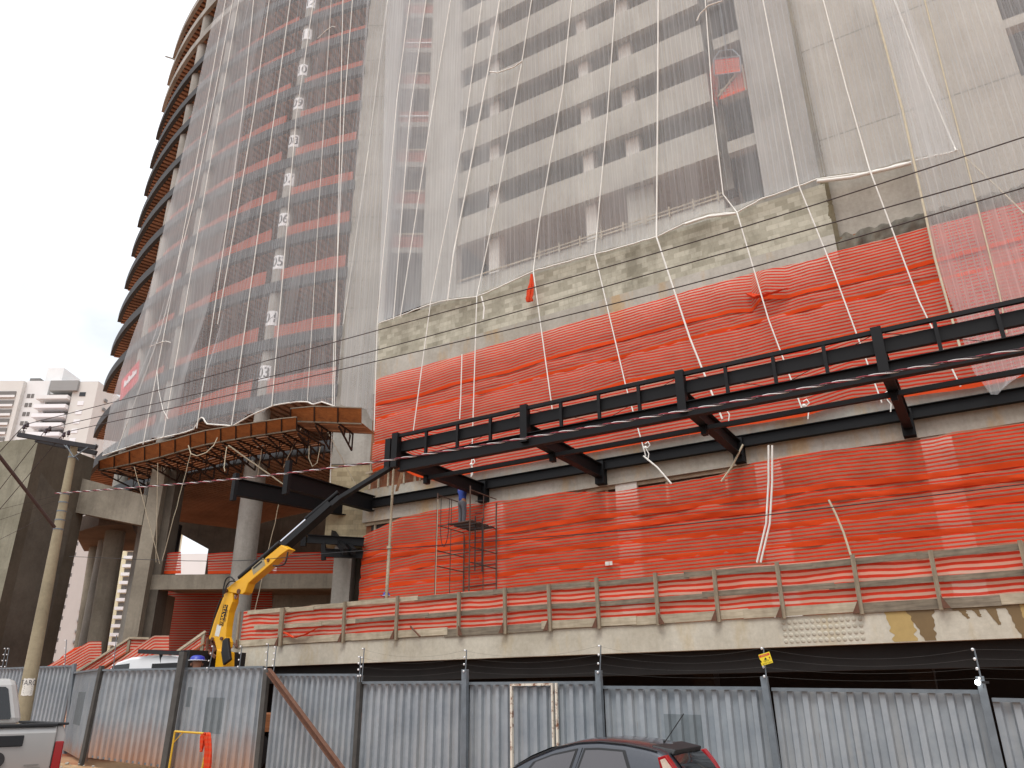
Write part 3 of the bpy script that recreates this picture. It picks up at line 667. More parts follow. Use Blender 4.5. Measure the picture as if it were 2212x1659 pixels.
for k in (0, 1): m.tube(q[k], (q[k] + top)/2 + Vector((0, 0, .18)), .025, 6); m.tube((q[k] + top)/2 + Vector((0, 0, .18)), top, .025, 6)
for k in range(4): m.tube(q[k], q[(k+1) % 4], .03, 6)
m.tube(top, top + Vector((0, 0, 3)), .015, 5); m.build('sling_frame', M['galv'], hb)

# ------------------------------------------------------------------ striped orange nets over the podium
T0 = [(812,822),(819,816),(911,791),(1001,765),(1066,746),(1154,721),(1254,693),(1354,666),(1474,631),(1641,585),(1761,561),(1791,547),(1968,500),(2008,488),(2212,435),(2300,412)]
T1 = [(812,872),(821,868),(917,848),(981,826),(1104,798),(1171,776),(1254,753),(1354,728),(1474,695),(1581,670),(1625,668),(1648,640),(1700,640),(1748,626),(1888,596),(2018,563),(2212,512),(2300,490)]
T2 = [(812,902),(821,900),(971,863),(1104,830),(1184,806),(1254,790),(1354,766),(1474,733),(1625,696),(1751,663),(1891,633),(2025,605),(2212,560),(2300,538)]
T3 = [(806,957),(809,956),(897,933),(1021,903),(1121,881),(1254,853),(1361,820),(1474,801),(1591,780),(1708,750),(1808,730),(2212,645),(2300,628)]
T4 = [(803,1022),(830,1012),(860,1010),(900,1030),(945,1040),(975,1033),(1047,1018),(1170,996),(1257,983),(1474,943),(1574,925),(1741,900),(1841,868),(1924,863),(2101,840),(2212,815),(2300,800)]
L0 = [(784,1157),(787,1155),(830,1135),(868,1117),(943,1101),(1014,1089),(1094,1081),(1221,1062),(1324,1063),(1474,1039),(1551,1026),(1661,990),(1775,975),(1918,961),(2008,946),(2058,933),(2212,913),(2300,900)]
L1 = [(783,1200),(857,1181),(971,1168),(1090,1146),(1284,1116),(1368,1107),(1456,1098),(1564,1081),(1636,1071),(1808,1046),(1975,1033),(2041,1023),(2212,1000),(2300,990)]
L2 = [(782,1214),(857,1197),(937,1186),(1090,1170),(1287,1143),(1400,1129),(1478,1118),(1636,1102),(1751,1082),(1975,1057),(2212,1030),(2300,1020)]
L3 = [(778,1250),(914,1219),(1090,1200),(1290,1176),(1462,1160),(1603,1146),(1808,1123),(2212,1076),(2300,1066)]
L4 = [(777,1276),(854,1260),(924,1253),(1084,1240),(1171,1228),(1474,1200),(1625,1186),(1808,1168),(2212,1135),(2300,1128)]
L5 = [(775,1338),(2212,1215),(2300,1208)]
def net_strip(top, bot, label, group, x0=None, x1=2300, p=22.7, over=7, seed=0.0, fold=.05, mat='net_o'):
    x0 = max(top[0][0], bot[0][0]) if x0 is None else x0
    m = MB(); nu = 150; nv = 12
    qa = onP(x0, interp(bot, x0), p); ha = onP(x0, interp(top, x0), p).z - qa.z
    def f(u, v):
        uu = u**1.0; x = lerp(x0, x1, uu); yt = interp(top, x); yb = interp(bot, x) + over
        q = onP(x, lerp(yb, yt, v), p)
        s = q.x
        q.y += fold*(nz(s*1.1, v*1.2, seed) + .6*nz(s*3.5 + v*2, v*4, seed + 9)) - .10*math.sin(math.pi*v)*(.5 + .5*nz(s*.5, seed)) - .05*(1 - v)
        q.z += .035*nz(s*.7, v*2, seed + 4) * math.sin(math.pi*v)
        return q
    def uv(u, v, q):
        x = lerp(x0, x1, u); zb = onP(x, interp(bot, x) + over, p).z
        return (q.x, max(0.0, q.z - zb))
    m.grid(f, nu, nv, uv); return tag(m.build('safety_net', M[mat]), label, 'safety net', group)
g1 = 'orange safety net strips on the podium wall'
net_strip(T0, T1, 'topmost strip of striped orange net under the block wall, bunched near its right half', g1, seed=1)
net_strip(T1, T2, 'narrow second strip of striped orange net below the topmost one', g1, seed=2, p=22.74)
net_strip(T2, T3, 'broad third strip of striped orange net just above the steel canopy rail', g1, seed=3, p=22.70)
net_strip(T3, T4, 'strip of striped orange net behind the steel canopy, drooping at its left end', g1, seed=4, p=22.66, over=0)
net_strip(L0, L1, 'uppermost strip of the lower orange nets, crumpled and sagging under the ledge', g1, seed=5, p=22.62, mat='net_ol', fold=.09)
net_strip(L1, L2, 'narrow strip of orange net just below the crumpled uppermost lower strip', g1, seed=6, p=22.66, mat='net_ol')
net_strip(L2, L3, 'third strip down of the lower orange nets, behind the scaffold ladder', g1, seed=7, p=22.68, mat='net_ol')
net_strip(L3, L4, 'fourth strip down of the lower orange nets, with a pale paper tag below it', g1, seed=8, p=22.66, mat='net_ol')
net_strip(L4, L5, 'bottom strip of the lower orange nets, partly hidden by the timber guard rail', g1, seed=9, p=22.62, mat='net_ol', over=0)
m = MB(); q = onP(1308, 1222, 22.5); m.box((q.x, 22.48, q.z), (q.x + .13, 22.5, q.z + .12)); m.box((q.x + .15, 22.48, q.z), (q.x + .24, 22.5, q.z + .12)); tag(m.build('paper_tag', M['paper']), 'pair of small white paper tags on the lower orange net', 'paper')
# crumple of net at a rope in the topmost strip, and the rag tied to a rope end
def rag(name, pts, w, label, cat, fr='F', seed=0, mat='orangecloth'):
    m = MB(); P = [Vector(p) for p in pts]; n = 24
    def f(u, v):
        t = v*(len(P) - 1); i = min(int(t), len(P) - 2); c = P[i].lerp(P[i+1], t - i); ww = w[i] + (w[i+1] - w[i])*(t - i)
        a = 2*math.pi*u; r = ww*(.65 + .35*nz(math.cos(a)*2, math.sin(a)*2 + v*5, seed) + .25*math.sin(a*5 + v*4))
        return c + Vector((math.cos(a)*r, math.sin(a)*r*.6, .1*ww*nz(u*8, v*9, seed)))
    m.grid(f, n, 18, lambda u, v, q: (u*2, v*1.1)); return tag(m.build(name, M[mat], None, fr=fr), label, cat)
q = onP(1148, 592, 22.6); rag('net_rag', [q, q + Vector((.02, -.05, -.45)), q + Vector((-.05, -.06, -.95)), q + Vector((-.08, -.05, -1.2))], [.05, .12, .2, .16], 'orange net rag tied to a rope on the block wall', 'rag', seed=3)
q = onP(1640, 650, 22.5); rag('net_rag', [q + Vector((-.3, 0, .35)), q + Vector((0, -.1, .1)), q + Vector((.4, -.06, .12)), q + Vector((.9, 0, .2))], [.1, .22, .16, .06], 'crumpled bunch of orange net gathered by a rope on the topmost strip', 'rag', seed=8)
# ------------------------------------------------------------------ white mesh over the garage front
H = [(742, 868), (790, 880), (808, 905), (822, 700)]
hemG = [(805,702),(818,699),(865,682),(892,671),(930,657),(968,648),(1029,641),(1040,637),(1075,622),(1152,586),(1158,584),(1285,549),(1300,546),(1418,512),(1480,482),(1540,463),(1560,462),(1592,459),(1605,452),(1640,432),(1726,402),(1765,387),(1800,382),(1878,372),(1968,349),(2065,326),(2080,321)]
def fnet(xa0, xa1, xb0, xb1, label, mat, seed, nu=40):
    """a panel between hem x-range xa and top x-range xb"""
    m = MB(); k = .012
    def f(u, v):
        xh = lerp(xa0, xa1, u); yh = interp(hemG, xh); y = lerp(yh, -60, v); x = lerp(xh, lerp(xb0, xb1, u), v)
        q = onP(x, y, 22.72, -k*0 , 17)
        s = q.x; q.y += -.02 - .30*math.sin(min(1, v*1.4)*math.pi*.5)*0 + .07*nz(s*.9, v*3, seed) + .04*nz(s*4, v*2, seed + 3) - .05*math.sin(math.pi*u)
        if v == 0: q.y -= .06
        return q
    m.grid(f, nu, 40, lambda u, v, q: (q.x, q.z)); return tag(m.build('debris_net', M[mat]), label, 'debris net', 'white debris nets on the garage front')
fnet(818, 1040, 838, 1085, 'left panel of white mesh on the garage front, folded over the stair windows', 'net_w2', 1.0)
fnet(1040, 1418, 1085, 1421, 'middle panel of white mesh on the garage front, hem tied above the block wall', 'net_w3', 4.0, 50)
fnet(1418, 1726, 1421, 1645, 'white mesh panel over the open bay, hem pulled down in a sling at its middle', 'net_w3', 7.0)
fnet(1726, 2080, 1645, 1935, 'right panel of white mesh on the smooth side wall with a thick rolled hem', 'net_w', 9.0)
# mesh over the pier and stair strip, world frame
m = MB()
def pf(u, v):
    yb = interp([(735, 872), (760, 885), (790, 882), (800, 905), (812, 912), (822, 905)], lerp(735, 822, u)); y = lerp(yb, -60, v)
    x = lerp(lerp(735, 822, u), lerp(797, 925, u), v); return onY(x, y, 30.3 - .06*nz(u*6, v*8, 3))
m.grid(pf, 14, 30, lambda u, v, q: (q.x, q.z)); tag(m.build('debris_net', M['net_w3'], None, fr='W'), 'strip of white mesh over the flat pier, gathered beside the raised platform', 'debris net', 'white debris nets on the garage front')
def hem_mesh():
    m = MB(); P = []
    for i in range(161):
        x = lerp(818, 2070, i/160); q = onP(x, interp(hemG, x), 22.6); q.z += .03*nz(q.x*3); P.append(q)
    m.path(P, .03, 5)
    P = [onP(x, y, 22.55) for x, y in ((1765, 392), (1800, 388), (1840, 383), (1878, 374), (1930, 362), (1968, 352))]; m.path(P, .06, 8)
    P = [onP(x, y, 22.5) for x, y in ((1480, 484), (1530, 468), (1565, 464), (1590, 461))]; m.path(P, .045, 6)
    return tag(m.build('hem_rope', M['rope']), 'white hem cord with rolled mesh along the bottom of the garage mesh', 'rope')
hem_mesh()
# long translucent side curtain at the far right, hanging lower than the rest
m = MB()
def cf(u, v):
    xl_ = interp([(-60, 1875), (0, 1886), (340, 1965), (560, 2020), (700, 2070), (800, 2100), (850, 2140)], lerp(852, -60, v)); y = lerp(852, -60, v)
    yb = 852 - 50*max(0, u - .35)**1.5*2
    y = lerp(yb, -60, v); x = lerp(xl_, 2330, u) if v > .06 else lerp(xl_, lerp(2180, 2330, v/.06), u)
    q = onP(x, y, 22.35); q.y += .05*nz(q.x*3, v*6) ; return q
m.grid(cf, 24, 40, lambda u, v, q: (q.x, q.z)); tag(m.build('debris_net', M['net_w3']), 'long white mesh curtain at the far right, hanging down over the orange nets', 'debris net', 'white debris nets on the garage front')
RF = [([(838,-5),(820,130),(795,330),(742,700)], 'white rope down the tower pier beside the stair windows'), ([(886,-5),(858,210),(815,700),(808,930)], 'white rope over the stair windows ending at the podium corner'), ([(921,-5),(885,250),(850,690)], 'white rope down the stair window strip'),
 ([(974,-5),(930,260),(865,684)], 'slack white rope left of the first garage opening'), ([(1042,-5),(1004,280),(930,655),(893,930)], 'white rope on the left of the open storeys running down over the red nets'), ([(1080,-5),(1055,150),(1010,395),(980,545),(967,650)], 'heavy white rope pulled sideways at mid height of the open storeys'),
 ([(1149,-5),(1128,130),(1070,450),(1030,640),(1018,1030)], 'white rope crossing the lowest openings and ending in a knotted tail'), ([(1235,-5),(1216,190),(1165,480),(1152,586),(1195,900)], 'white rope to the hem corner with the orange rag'), ([(1330,-5),(1312,250),(1285,549),(1352,835),(1395,985)], 'white rope at the middle of the open storeys'),
 ([(1422,-5),(1420,300),(1418,512),(1490,730),(1560,905)], 'white rope running straight down beside the lift panel'), ([(1523,-5),(1540,230),(1562,420),(1592,459),(1660,690),(1735,890)], 'white rope kinked into the sling of the mesh hem'), ([(1647,-5),(1685,190),(1726,402),(1800,585),(1905,870)], 'white rope on the edge of the smooth side wall'),
 ([(1777,-5),(1828,190),(1878,365),(1985,650),(2075,835)], 'white rope on the smooth side wall, left of the long curtain'), ([(1884,-5),(1950,240),(2020,560),(2085,790)], 'broad white strap edging the long mesh curtain'), ([(1930,-5),(1990,150),(2065,325)], 'slack white rope slanting on the smooth side wall'),
 ([(1996,-5),(2085,340),(2160,640),(2175,720)], 'pale rope at the far right of the side wall'), ([(2085,340),(2150,400),(2212,460)], 'pale rope slanting off to the right edge over the side wall'), ([(998,765),(995,870),(993,905)], 'short looped rope hanging on the upper red net')]
random.seed(5)
for pts, lb in RF:
    m = MB(); P = []
    wide = 'strap' in lb; thick = .036 if wide else (.032 if 'heavy' in lb or 'straight' in lb else .022)
    for (xa, ya), (xb, yb) in zip(pts, pts[1:]):
        for i in range(8): P.append(onP(lerp(xa, xb, i/8), lerp(ya, yb, i/8), 22.3 if yb > 640 or wide or 'far right' in lb else 22.55))
    P.append(onP(pts[-1][0], pts[-1][1], 22.3)); m.path(P, thick, 5)
    tag(m.build('rope', M['rope_tan'] if 'pale' in lb or wide else M['rope']), lb, 'rope', 'white ropes on the garage mesh')
for pts, lb, mt in (([(1058,155),(1075,157),(1110,145),(1128,132)], 'white cord slung between two ropes on the upper garage mesh', 'rope'), ([(1505,45),(1512,30),(1530,12),(1560,2)], 'white cord curling off the straight rope at the top', 'rope'), ([(1660,962),(1660,1040),(1655,1130),(1635,1215)], 'double white rope hanging over the crumpled lower net', 'rope'),
                    ([(1790,1080),(1805,1110),(1822,1150),(1838,1200)], 'pale rope curving down the lower net at the right', 'rope_tan'), ([(1390,985),(1420,1010),(1450,1045)], 'loose white cord below the canopy beam', 'rope'), ([(1605,960),(1580,1010),(1558,1040)], 'pale strap hung from the canopy beam to the dark gap', 'rope_tan'), ([(1040,640),(1046,665),(1044,690)], 'short white tail hanging on the block wall', 'rope')):
    m = MB(); m.path([onP(x, y, 22.2 if y > 600 else 22.5) for x, y in pts], .03, 5)
    if 'double' in lb: m.path([onP(x + 8, y, 22.2) for x, y in pts], .03, 5)
    tag(m.build('cord', M[mt]), lb, 'cord')
for i, (x, y) in enumerate(((1568, 890), (1738, 885), (1915, 868), (1395, 975), (1018, 1010))):   # knotted tails at the rope ends
    q = onP(x, y, 22.2); m = MB(); m.path([q + Vector((0, 0, .25)), q + Vector((.1, 0, .3)), q + Vector((.16, 0, .18)), q + Vector((.02, 0, .08)), q + Vector((.1, -.02, -.1)), q + Vector((.05, 0, -.3))], .02, 5); m.ball(q + Vector((0, 0, .12)), .06, 8, 6)
    tag(m.build('knot', M['rope']), ['knotted white rope tail between the second and third canopy brackets', 'knotted white rope tail left of the fourth canopy bracket', 'looped white rope tail by the fourth canopy bracket', 'knotted white rope tail right of the second canopy bracket', 'big knotted white tail above the scaffold worker'][i], 'knot', 'knotted rope tails on the ledge')

# ------------------------------------------------------------------ black steel canopy frame in front of the podium
can = thing('steel_canopy', (-9, 20, 8), 'black steel canopy frame on brackets projecting from the podium over the red nets', 'canopy')
SB = [-14.95, -10.3, -5.7, -1.06, 3.6]; pf_, pw = 17.7, 22.78
zb = 8.32; hb_ = .46
m = MB(); m.ibeam((-20.2, 22.66, 8.78), (8, 22.66, 8.78), .2, .36); m.build('wall_beam', M['steel'], can)
for s in SB:
    m = MB(); m.ibeam((s, pf_ + .12, zb + hb_/2), (s, 22.5, zb + hb_/2), .24, hb_, .03, .02); m.box((s - .16, 22.5, zb - .2), (s + .16, 22.78, zb + hb_ + .1)); m.build('bracket_beam', M['steel'], can)
    m = MB(); m.box((s - .11, pf_ - .11, zb - .1), (s + .11, pf_ + .11, zb + 1.0)); m.build('post', M['steel'], can)
    m = MB(); m.box((s - .07, 19.2, zb - .26), (s + .07, 19.4, zb - .002)); m.build('cleat', M['steel'], can)
m = MB(); m.box((-15.33, pf_ - .1, zb - .12), (-15.12, pf_ + .1, zb + .86)); m.build('post', M['steel'], can)
top, mid, bot = MB(), MB(), MB()
top.beam((-14.83, pf_, 9.23), (8, pf_, 9.23), .1, .1); top.build('top_rail', M['steel'], can)
mid.beam((-14.83, 17.86, 8.91), (8, 17.86, 8.91), .14, .33); mid.build('gutter_beam', M['steel'], can)
bot.ibeam((-14.8, pf_ + .03, 8.27), (8, pf_ + .03, 8.27), .2, .40); bot.build('edge_beam', M['steel'], can)
m = MB(); m.beam((-14.9, 19.3, 8.25), (8, 19.3, 8.25), .12, .12); m.build('purlin', M['steel'], can)
for a, b in zip(SB, SB[1:]):
    for k in (1, 2, 3):
        s = lerp(a, b, k/4); m = MB(); m.box((s - .04, pf_ - .04, 8.473), (s + .04, pf_ + .04, 9.178)); m.build('baluster', M['steel'], can)
    m = MB(); c = (a + b)/2
    m.tube((a + .15, pf_ + .1, 9.2), (c - .25, pf_ + .1, 8.5), .008, 5); m.tube((b - .15, pf_ + .1, 9.2), (c + .25, pf_ + .1, 8.5), .008, 5); m.build('tie_rod', M['steel'], can)
# loose brackets at the lobby corner
for (a, b, pt, lb) in (((508, 1052), (799, 1108), (502, 1024, 498, 1078), 'long black steel bracket with an end plate reaching left over the lobby'), ((621, 1038), (836, 1097), (619, 997, 613, 1055), 'second black steel bracket, shorter and higher, beside the first at the lobby corner')):
    A0 = onZ(a[0], a[1], 8.8); B0 = onZ(b[0], b[1], 8.8); r = thing('steel_bracket', A0, lb, 'steel beam', 'loose steel brackets at the lobby corner', fr='W')
    m = MB(); m.ibeam(A0, B0, .26, .62, .03, .02); m.build('beam', M['steel'], r)
    d = (B0 - A0).normalized(); m = MB(); m.beam(A0 - d*.02 + Vector((0, 0, -.5)), A0 - d*.02 + Vector((0, 0, .5 if 'long' in lb else .72)), .24, .14, d); m.build('end_post', M['steel'], r)
lf = thing('stair_framework', onY(720, 1180, 29.6), 'small black steel stair frame under the lobby corner, left of the lower nets', 'steel frame', fr='W')
m = MB(); Y = 29.6
m.ibeam(onY(664, 1164, Y), onY(786, 1171, Y), .2, .32); m.build('upper_beam', M['steel'], lf)
m = MB(); m.ibeam(onY(702, 1194, Y - .3), onY(784, 1198, Y - .3), .2, .30); m.build('lower_beam', M['steel'], lf)
m = MB(); m.beam(onY(718, 1150, Y + 1.2), onY(746, 1192, Y - .8), .16, .24); m.beam(onY(735, 1165, Y + 1), onY(765, 1192, Y - .8), .16, .24); m.beam(onY(657, 1160, Y), onY(655, 1180, Y), .2, .2); m.beam(onY(699, 1172, Y), onY(699, 1210, Y), .16, .16); m.build('stringers', M['steel'], lf)

# ------------------------------------------------------------------ deck slab over the dark basement, with its timber guard rail
deck = thing('podium_deck', (-9, 18.1, 2.6), 'long pale concrete deck slab over the dark basement opening', 'deck')
zD, zDb = 3.22, 2.60
m = MB(); m.box((-22.05, 18.1, zDb), (9, 23.0, zD)); m.build('edge_slab', M['conc_band'], deck)
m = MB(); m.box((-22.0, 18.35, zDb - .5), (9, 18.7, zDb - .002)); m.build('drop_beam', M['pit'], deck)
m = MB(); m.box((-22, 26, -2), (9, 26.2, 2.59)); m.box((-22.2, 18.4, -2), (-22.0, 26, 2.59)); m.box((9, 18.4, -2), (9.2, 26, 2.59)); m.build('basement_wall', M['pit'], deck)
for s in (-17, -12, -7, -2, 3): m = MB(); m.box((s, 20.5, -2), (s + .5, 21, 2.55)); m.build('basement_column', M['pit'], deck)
m = MB(); m.box((-21.9, 18.30, zD + .003), (-6.6, 18.34, zD + .3)); m.build('kerb_board', M['woodp'], deck)
# water stains run down the slab edge
st = NT('damp stain'); v = st.coord(); f = st.noise(v, 3, 5)
stain = st.done(st.pbsdf(st.mix(f, srgb(92,72,42), srgb(128,104,66)), .6))
stain2 = plain('ochre run', srgb(176,150,96), .9, var=.15)
m = MB(); random.seed(21)
def drip(sa, sb, z1, seed, mt):
    m = MB(); n = 24; P0 = []; P1 = []
    for i in range(n + 1):
        s = lerp(sa, sb, i/n); d = z1*(.6 + .45*nz(s*4, seed) + .12*nz(s*14, seed)) * math.sin(math.pi*(i + .5)/(n + 1))**.4
        P0.append((s, 18.096, zD - .004)); P1.append((s, 18.096, max(zDb + .01, zD - max(.04, d))))
    for i in range(n): m.quad(P1[i], P1[i+1], P0[i+1], P0[i])
    return m.build('damp_stain', mt, deck)
def wedge(s0, w0, s1, w1, ln, seed, mt, lift=0):
    m = MB(); n = 26; pts = []
    for i in range(n + 1):
        v = i/n; c = lerp(s0, s1, v) + .02*nz(v*5, seed); w = lerp(w0, w1, v**.7)*(1 + .35*nz(v*7, seed + 3)); z = zD - .004 - ln*v
        pts.append(((c - w/2, 18.096 - lift, z), (c + w/2, 18.096 - lift, z)))
    for (a, b), (c, d) in zip(pts, pts[1:]): m.quad(c, d, b, a)
    return m.build('damp_stain', mt, deck)
wedge(-1.75, .5, -1.7, .42, .6, 4, stain2); wedge(-1.35, .55, -1.25, .2, .6, 1, stain, .002)
for k, (s, w, ln) in enumerate(((-.62, .18, .22), (-.40, .16, .20), (-.12, .24, .36), (.26, .26, .61))): wedge(s, w, s + .1, .05 if ln < .5 else .14, ln, 5 + k, stain, .001*k)
wedge(-.2, 1.2, -.2, 1.1, .06, 9, stain, .004); wedge(.42, .12, .5, .1, .6, 12, stain2)
m = MB()
for i in range(14):
    for j in range(4): m.lathe((0, 0, 0), [(0, 0)], 3) if False else m.ball((-4.05 + i*.12 + .03*nz(i, j), 18.1, zD - .12 - j*.13), .05, 8, 6, (1, .3, 1))
m.build('cast_bosses', M['conc_band'], deck)
rail = thing('guard_rail', (-9, 18.0, zD), 'long weathered timber guard rail with orange net along the deck edge', 'guard rail')
PS = [-21.55, -19.55, -16.88, -14.86, -12.67, -11.17, -9.82, -8.45, -6.9, -5.45, -4.0, -2.42, -.94, .64, 2.3, 4.0]
random.seed(4)
for i, s in enumerate(PS):
    ln = random.uniform(-.02, .05); w = .085 if i != 1 else .16
    m = MB(); m.beam((s, 18.0, zD - .04), (s + ln*.4, 17.98, zD + 1.14 + random.uniform(-.02, .05)), w, .075, (0, 1, 0)); o = m.build('post', M['woodpost'], rail)
    m = MB(); m.prism([(s - .03, 17.955, zD - .02), (s - .03, 17.955, zD + .24), (s - .17, 17.955, zD - .02)] if i % 4 else [(s + .03, 17.955, zD - .02), (s + .03, 17.955, zD + .24), (s + .17, 17.955, zD - .02)], (0, -.03, 0)); m.build('brace', M['rust'], o)
def planks(z0, h, name, breaks, p, mats):
    for i, (a, b) in enumerate(zip(breaks, breaks[1:])):
        za = z0 + random.uniform(-.03, .03); zb2 = z0 + random.uniform(-.03, .03); o = .012*(i % 2)
        m = MB(); m.hexa([(a, p - o, za), (b + .12, p - o, zb2), (b + .12, p - o + .025, zb2), (a, p - o + .025, za)], [(a, p - o, za + h), (b + .12, p - o, zb2 + h), (b + .12, p - o + .025, zb2 + h), (a, p - o + .025, za + h)]); m.build(name, M[mats[i % len(mats)]], rail)
bk = [-21.3, -19.5, -18.4, -16.9, -14.3, -11.6, -8.8, -6.2, -3.4, -1.2, 1.6, 5]
planks(zD + 1.0, .13, 'top_plank', bk, 18.08, ['woodp', 'woodp', 'woodp', 'woodp'] + ['woodg']*8)
planks(zD + .52, .12, 'middle_plank', [b + .4 for b in bk], 18.08, ['woodp']*3 + ['woodg']*9)
planks(zD + .0, .2, 'toe_board', [-21.6, -16.6, -13.2, -10.1, -7.6, -4.9, -2.6, .1, 2.4, 5], 18.06, ['woodp', 'woodp', 'woodg', 'woodp'])
m = MB(); m.grid(lambda u, v: Vector((lerp(-21.6, 5, u), 18.17 + .03*nz(u*30, v*2) + .03*nz(u*90, v), zD + .14 + v*1.0 + .05*nz(u*20, 1)*(v > .5) + .035*nz(u*26, v*1.5))), 260, 8, lambda u, v, q: (q.x, v*1.04))
m.build('net', M['net_o2'], rail)
m = MB(); rg = random.Random(2)
for s, l in ((-13.9, .4), (-21.4, .5)): m.tube((s, 17.9, zD), (s - l, 17.95, zD + .3), .025, 6)
m.build('rebar_stub', M['rust'], rail)
# two orange rags slack on the rail
q = Vector((-18.9, 18.0, zD + .33)); rag('net_rag', [q + Vector((-.5, 0, .06)), q + Vector((0, -.05, -.14)), q + Vector((.5, -.04, -.06)), q + Vector((.9, 0, .1))], [.06, .12, .1, .04], 'loop of orange net sagging out under the left end of the deck rail', 'rag', seed=5)
# ================================================================== ground, fence, pole, wires
def gz(s, p): return -.9 - .042*s + (.08*(13 - p) if p < 13 else 0)
t = NT('red earth'); v = t.coord(); f = t.noise(v, 1.2, 6, .7); g = t.noise(v, 14, 5, .7); h = t.noise(v, .25, 3)
c = t.mix(t.ramp(f, [(.35, (0,0,0)), (.65, (1,1,1))]), srgb(128,62,34), srgb(176,104,66)); c = t.mix(t.ramp(h, [(.45, (0,0,0)), (.6, (1,1,1))]), c, srgb(188,150,112))
c = t.mix(.35, c, t.ramp(g, [(.3, (.4,.4,.4)), (.7, (1,1,1))]), 'MULTIPLY'); earth = t.done(t.pbsdf(c, .95, bump=g, bstr=.6, bdist=.03))
t = NT('asphalt'); v = t.coord(); g = t.noise(v, 40, 4, .7); f = t.noise(v, .8, 4)
c = t.mix(t.ramp(f, [(.3, (0,0,0)), (.7, (1,1,1))]), (.045,.045,.046,1), (.075,.073,.07,1)); asph = t.done(t.pbsdf(c, .9, bump=g, bstr=.4, bdist=.01))
t = NT('dusty path'); v = t.coord(); g = t.noise(v, 9, 5, .7); f = t.noise(v, 1.6, 5)
c = t.mix(t.ramp(f, [(.35, (0,0,0)), (.65, (1,1,1))]), srgb(150,112,76), srgb(196,164,124)); c = t.mix(.3, c, t.ramp(g, [(.3, (.4,.4,.4)), (.7, (1,1,1))]), 'MULTIPLY'); dust = t.done(t.pbsdf(c, .95, bump=g, bstr=.6, bdist=.03))
def sheet(name, s0, s1, p0, p1, ns, np_, mat, lift=0.0, rough=0.0):
    m = MB()
    m.grid(lambda u, v: Vector((lerp(s0, s1, u), lerp(p0, p1, v), gz(lerp(s0, s1, u), lerp(p0, p1, v)) + lift + rough*nz(lerp(s0, s1, u)*1.3, lerp(p0, p1, v)*1.3))), ns, np_)
    return tag(m.build(name, mat), kind='structure')
m = MB()
ss = [-900, -300, -120, -60] + [-40 + i for i in range(56)] + [30, 120, 900]; pp = [-200, -40, -5, 0, 3, 6, 7.5, 9, 10, 11, 12, 13, 14, 16, 18, 24, 40, 90, 300, 1200]
vs = [Vector((s, p, gz(max(-30, min(8, s)), max(-10, p)) + (.04*nz(s*.9, p*.9) if 9 < p < 17 else 0))) for p in pp for s in ss]; w = len(ss)
m.add(vs, [(j*w + i, j*w + i + 1, (j+1)*w + i + 1, (j+1)*w + i) for j in range(len(pp)-1) for i in range(w-1)], smooth=True)
tag(m.build('ground', earth), kind='structure')
sheet('road', -60, 20, -4, 8.2, 60, 8, asph, .03)
sheet('path', -30, 6, 11.9, 13.3, 60, 4, dust, .05, .03)
random.seed(9); m = MB()
for i in range(260):
    s = random.uniform(-24, -12); p = random.uniform(10.2, 13.4); r = random.uniform(.012, .05)
    m.ball((s, p, gz(s, p) + .07), r, 5, 4, (1.2, 1, .6))
tag(m.build('gravel', M['conc']), 'loose pebbles on the earth strip in front of the sheet fence', 'gravel', kind='stuff')
# --- corrugated sheet
def fence_mat(name, dirt=.75, red=srgb(168,120,86)):
    t = NT(name); v = t.coord(); z = t.sep(v)[2]
    f = t.noise(v, .9, 5, .7); g = t.noise(t.coord((6, 6, .25)), 1.5, 5, .7)
    c = t.mix(t.ramp(f, [(.3, (0,0,0)), (.7, (1,1,1))]), srgb(126,134,141), srgb(160,166,170))
    c = t.mix(t.math('MULTIPLY', t.ramp(g, [(.5, (0,0,0)), (.75, (1,1,1))]), .4), c, srgb(160,156,148))
    ru = t.noise(t.coord((9, 9, .7)), 1.0, 5, .8); c = t.mix(t.math('MULTIPLY', t.ramp(ru, [(.66, (0,0,0)), (.72, (1,1,1))]), .4), c, srgb(132,100,76))
    hgt = t.math('SUBTRACT', 1.0, t.math('DIVIDE', t.math('ADD', z, t.math('MULTIPLY', t.math('SUBTRACT', g, .5), 1.4)), dirt + .01))
    c = t.mix(t.math('MULTIPLY', t.math('MINIMUM', t.math('MAXIMUM', hgt, 0), 1), .85), c, red)
    return t.done(t.pbsdf(c, .55, .15, bump=f, bstr=.1, bdist=.02))
FM = [fence_mat('galvanised sheet muddy', 1.1), fence_mat('galvanised sheet', .45), fence_mat('galvanised sheet grey', .2)]
patchm = plain('grey paint patch', srgb(118,126,130), .6, var=.2)
def corrug(m, a, b, za, zb, ha, hb, pitch, d=.06, off=0.0, lo=0.0, hi=1.0, u0=0.0, u1=1.0):
    """trapezoidal sheet from plan point a to b; za/zb bottom, ha/hb top heights"""
    a = Vector(a); b = Vector(b); L = (b - a).length; x = (b - a)/L; nn = Vector((x.y, -x.x))
    if nn.y > 0: nn = -nn
    n = max(2, round(L/pitch)); pts = []
    for i in range(n):
        for u, h in ((0, 0), (.36, 0), (.46, d), (.90, d)): pts.append(((i + u)/n, h))
    pts.append((1.0, 0)); pts = [q for q in pts if u0 <= q[0] <= u1]
    vs = []
    for u, h in pts:
        q = a + x*(L*u) + nn*(off - h); B = lerp(za, zb, u); T = lerp(ha, hb, u)
        vs += [(q.x, q.y, lerp(B, T, lo)), (q.x, q.y, lerp(B, T, hi))]
    m.add(vs, [(2*i, 2*i + 2, 2*i + 3, 2*i + 1) for i in range(len(pts) - 1)]); return m
SEC = []   # name, left px, right px, pL, pR, pitch, material, label
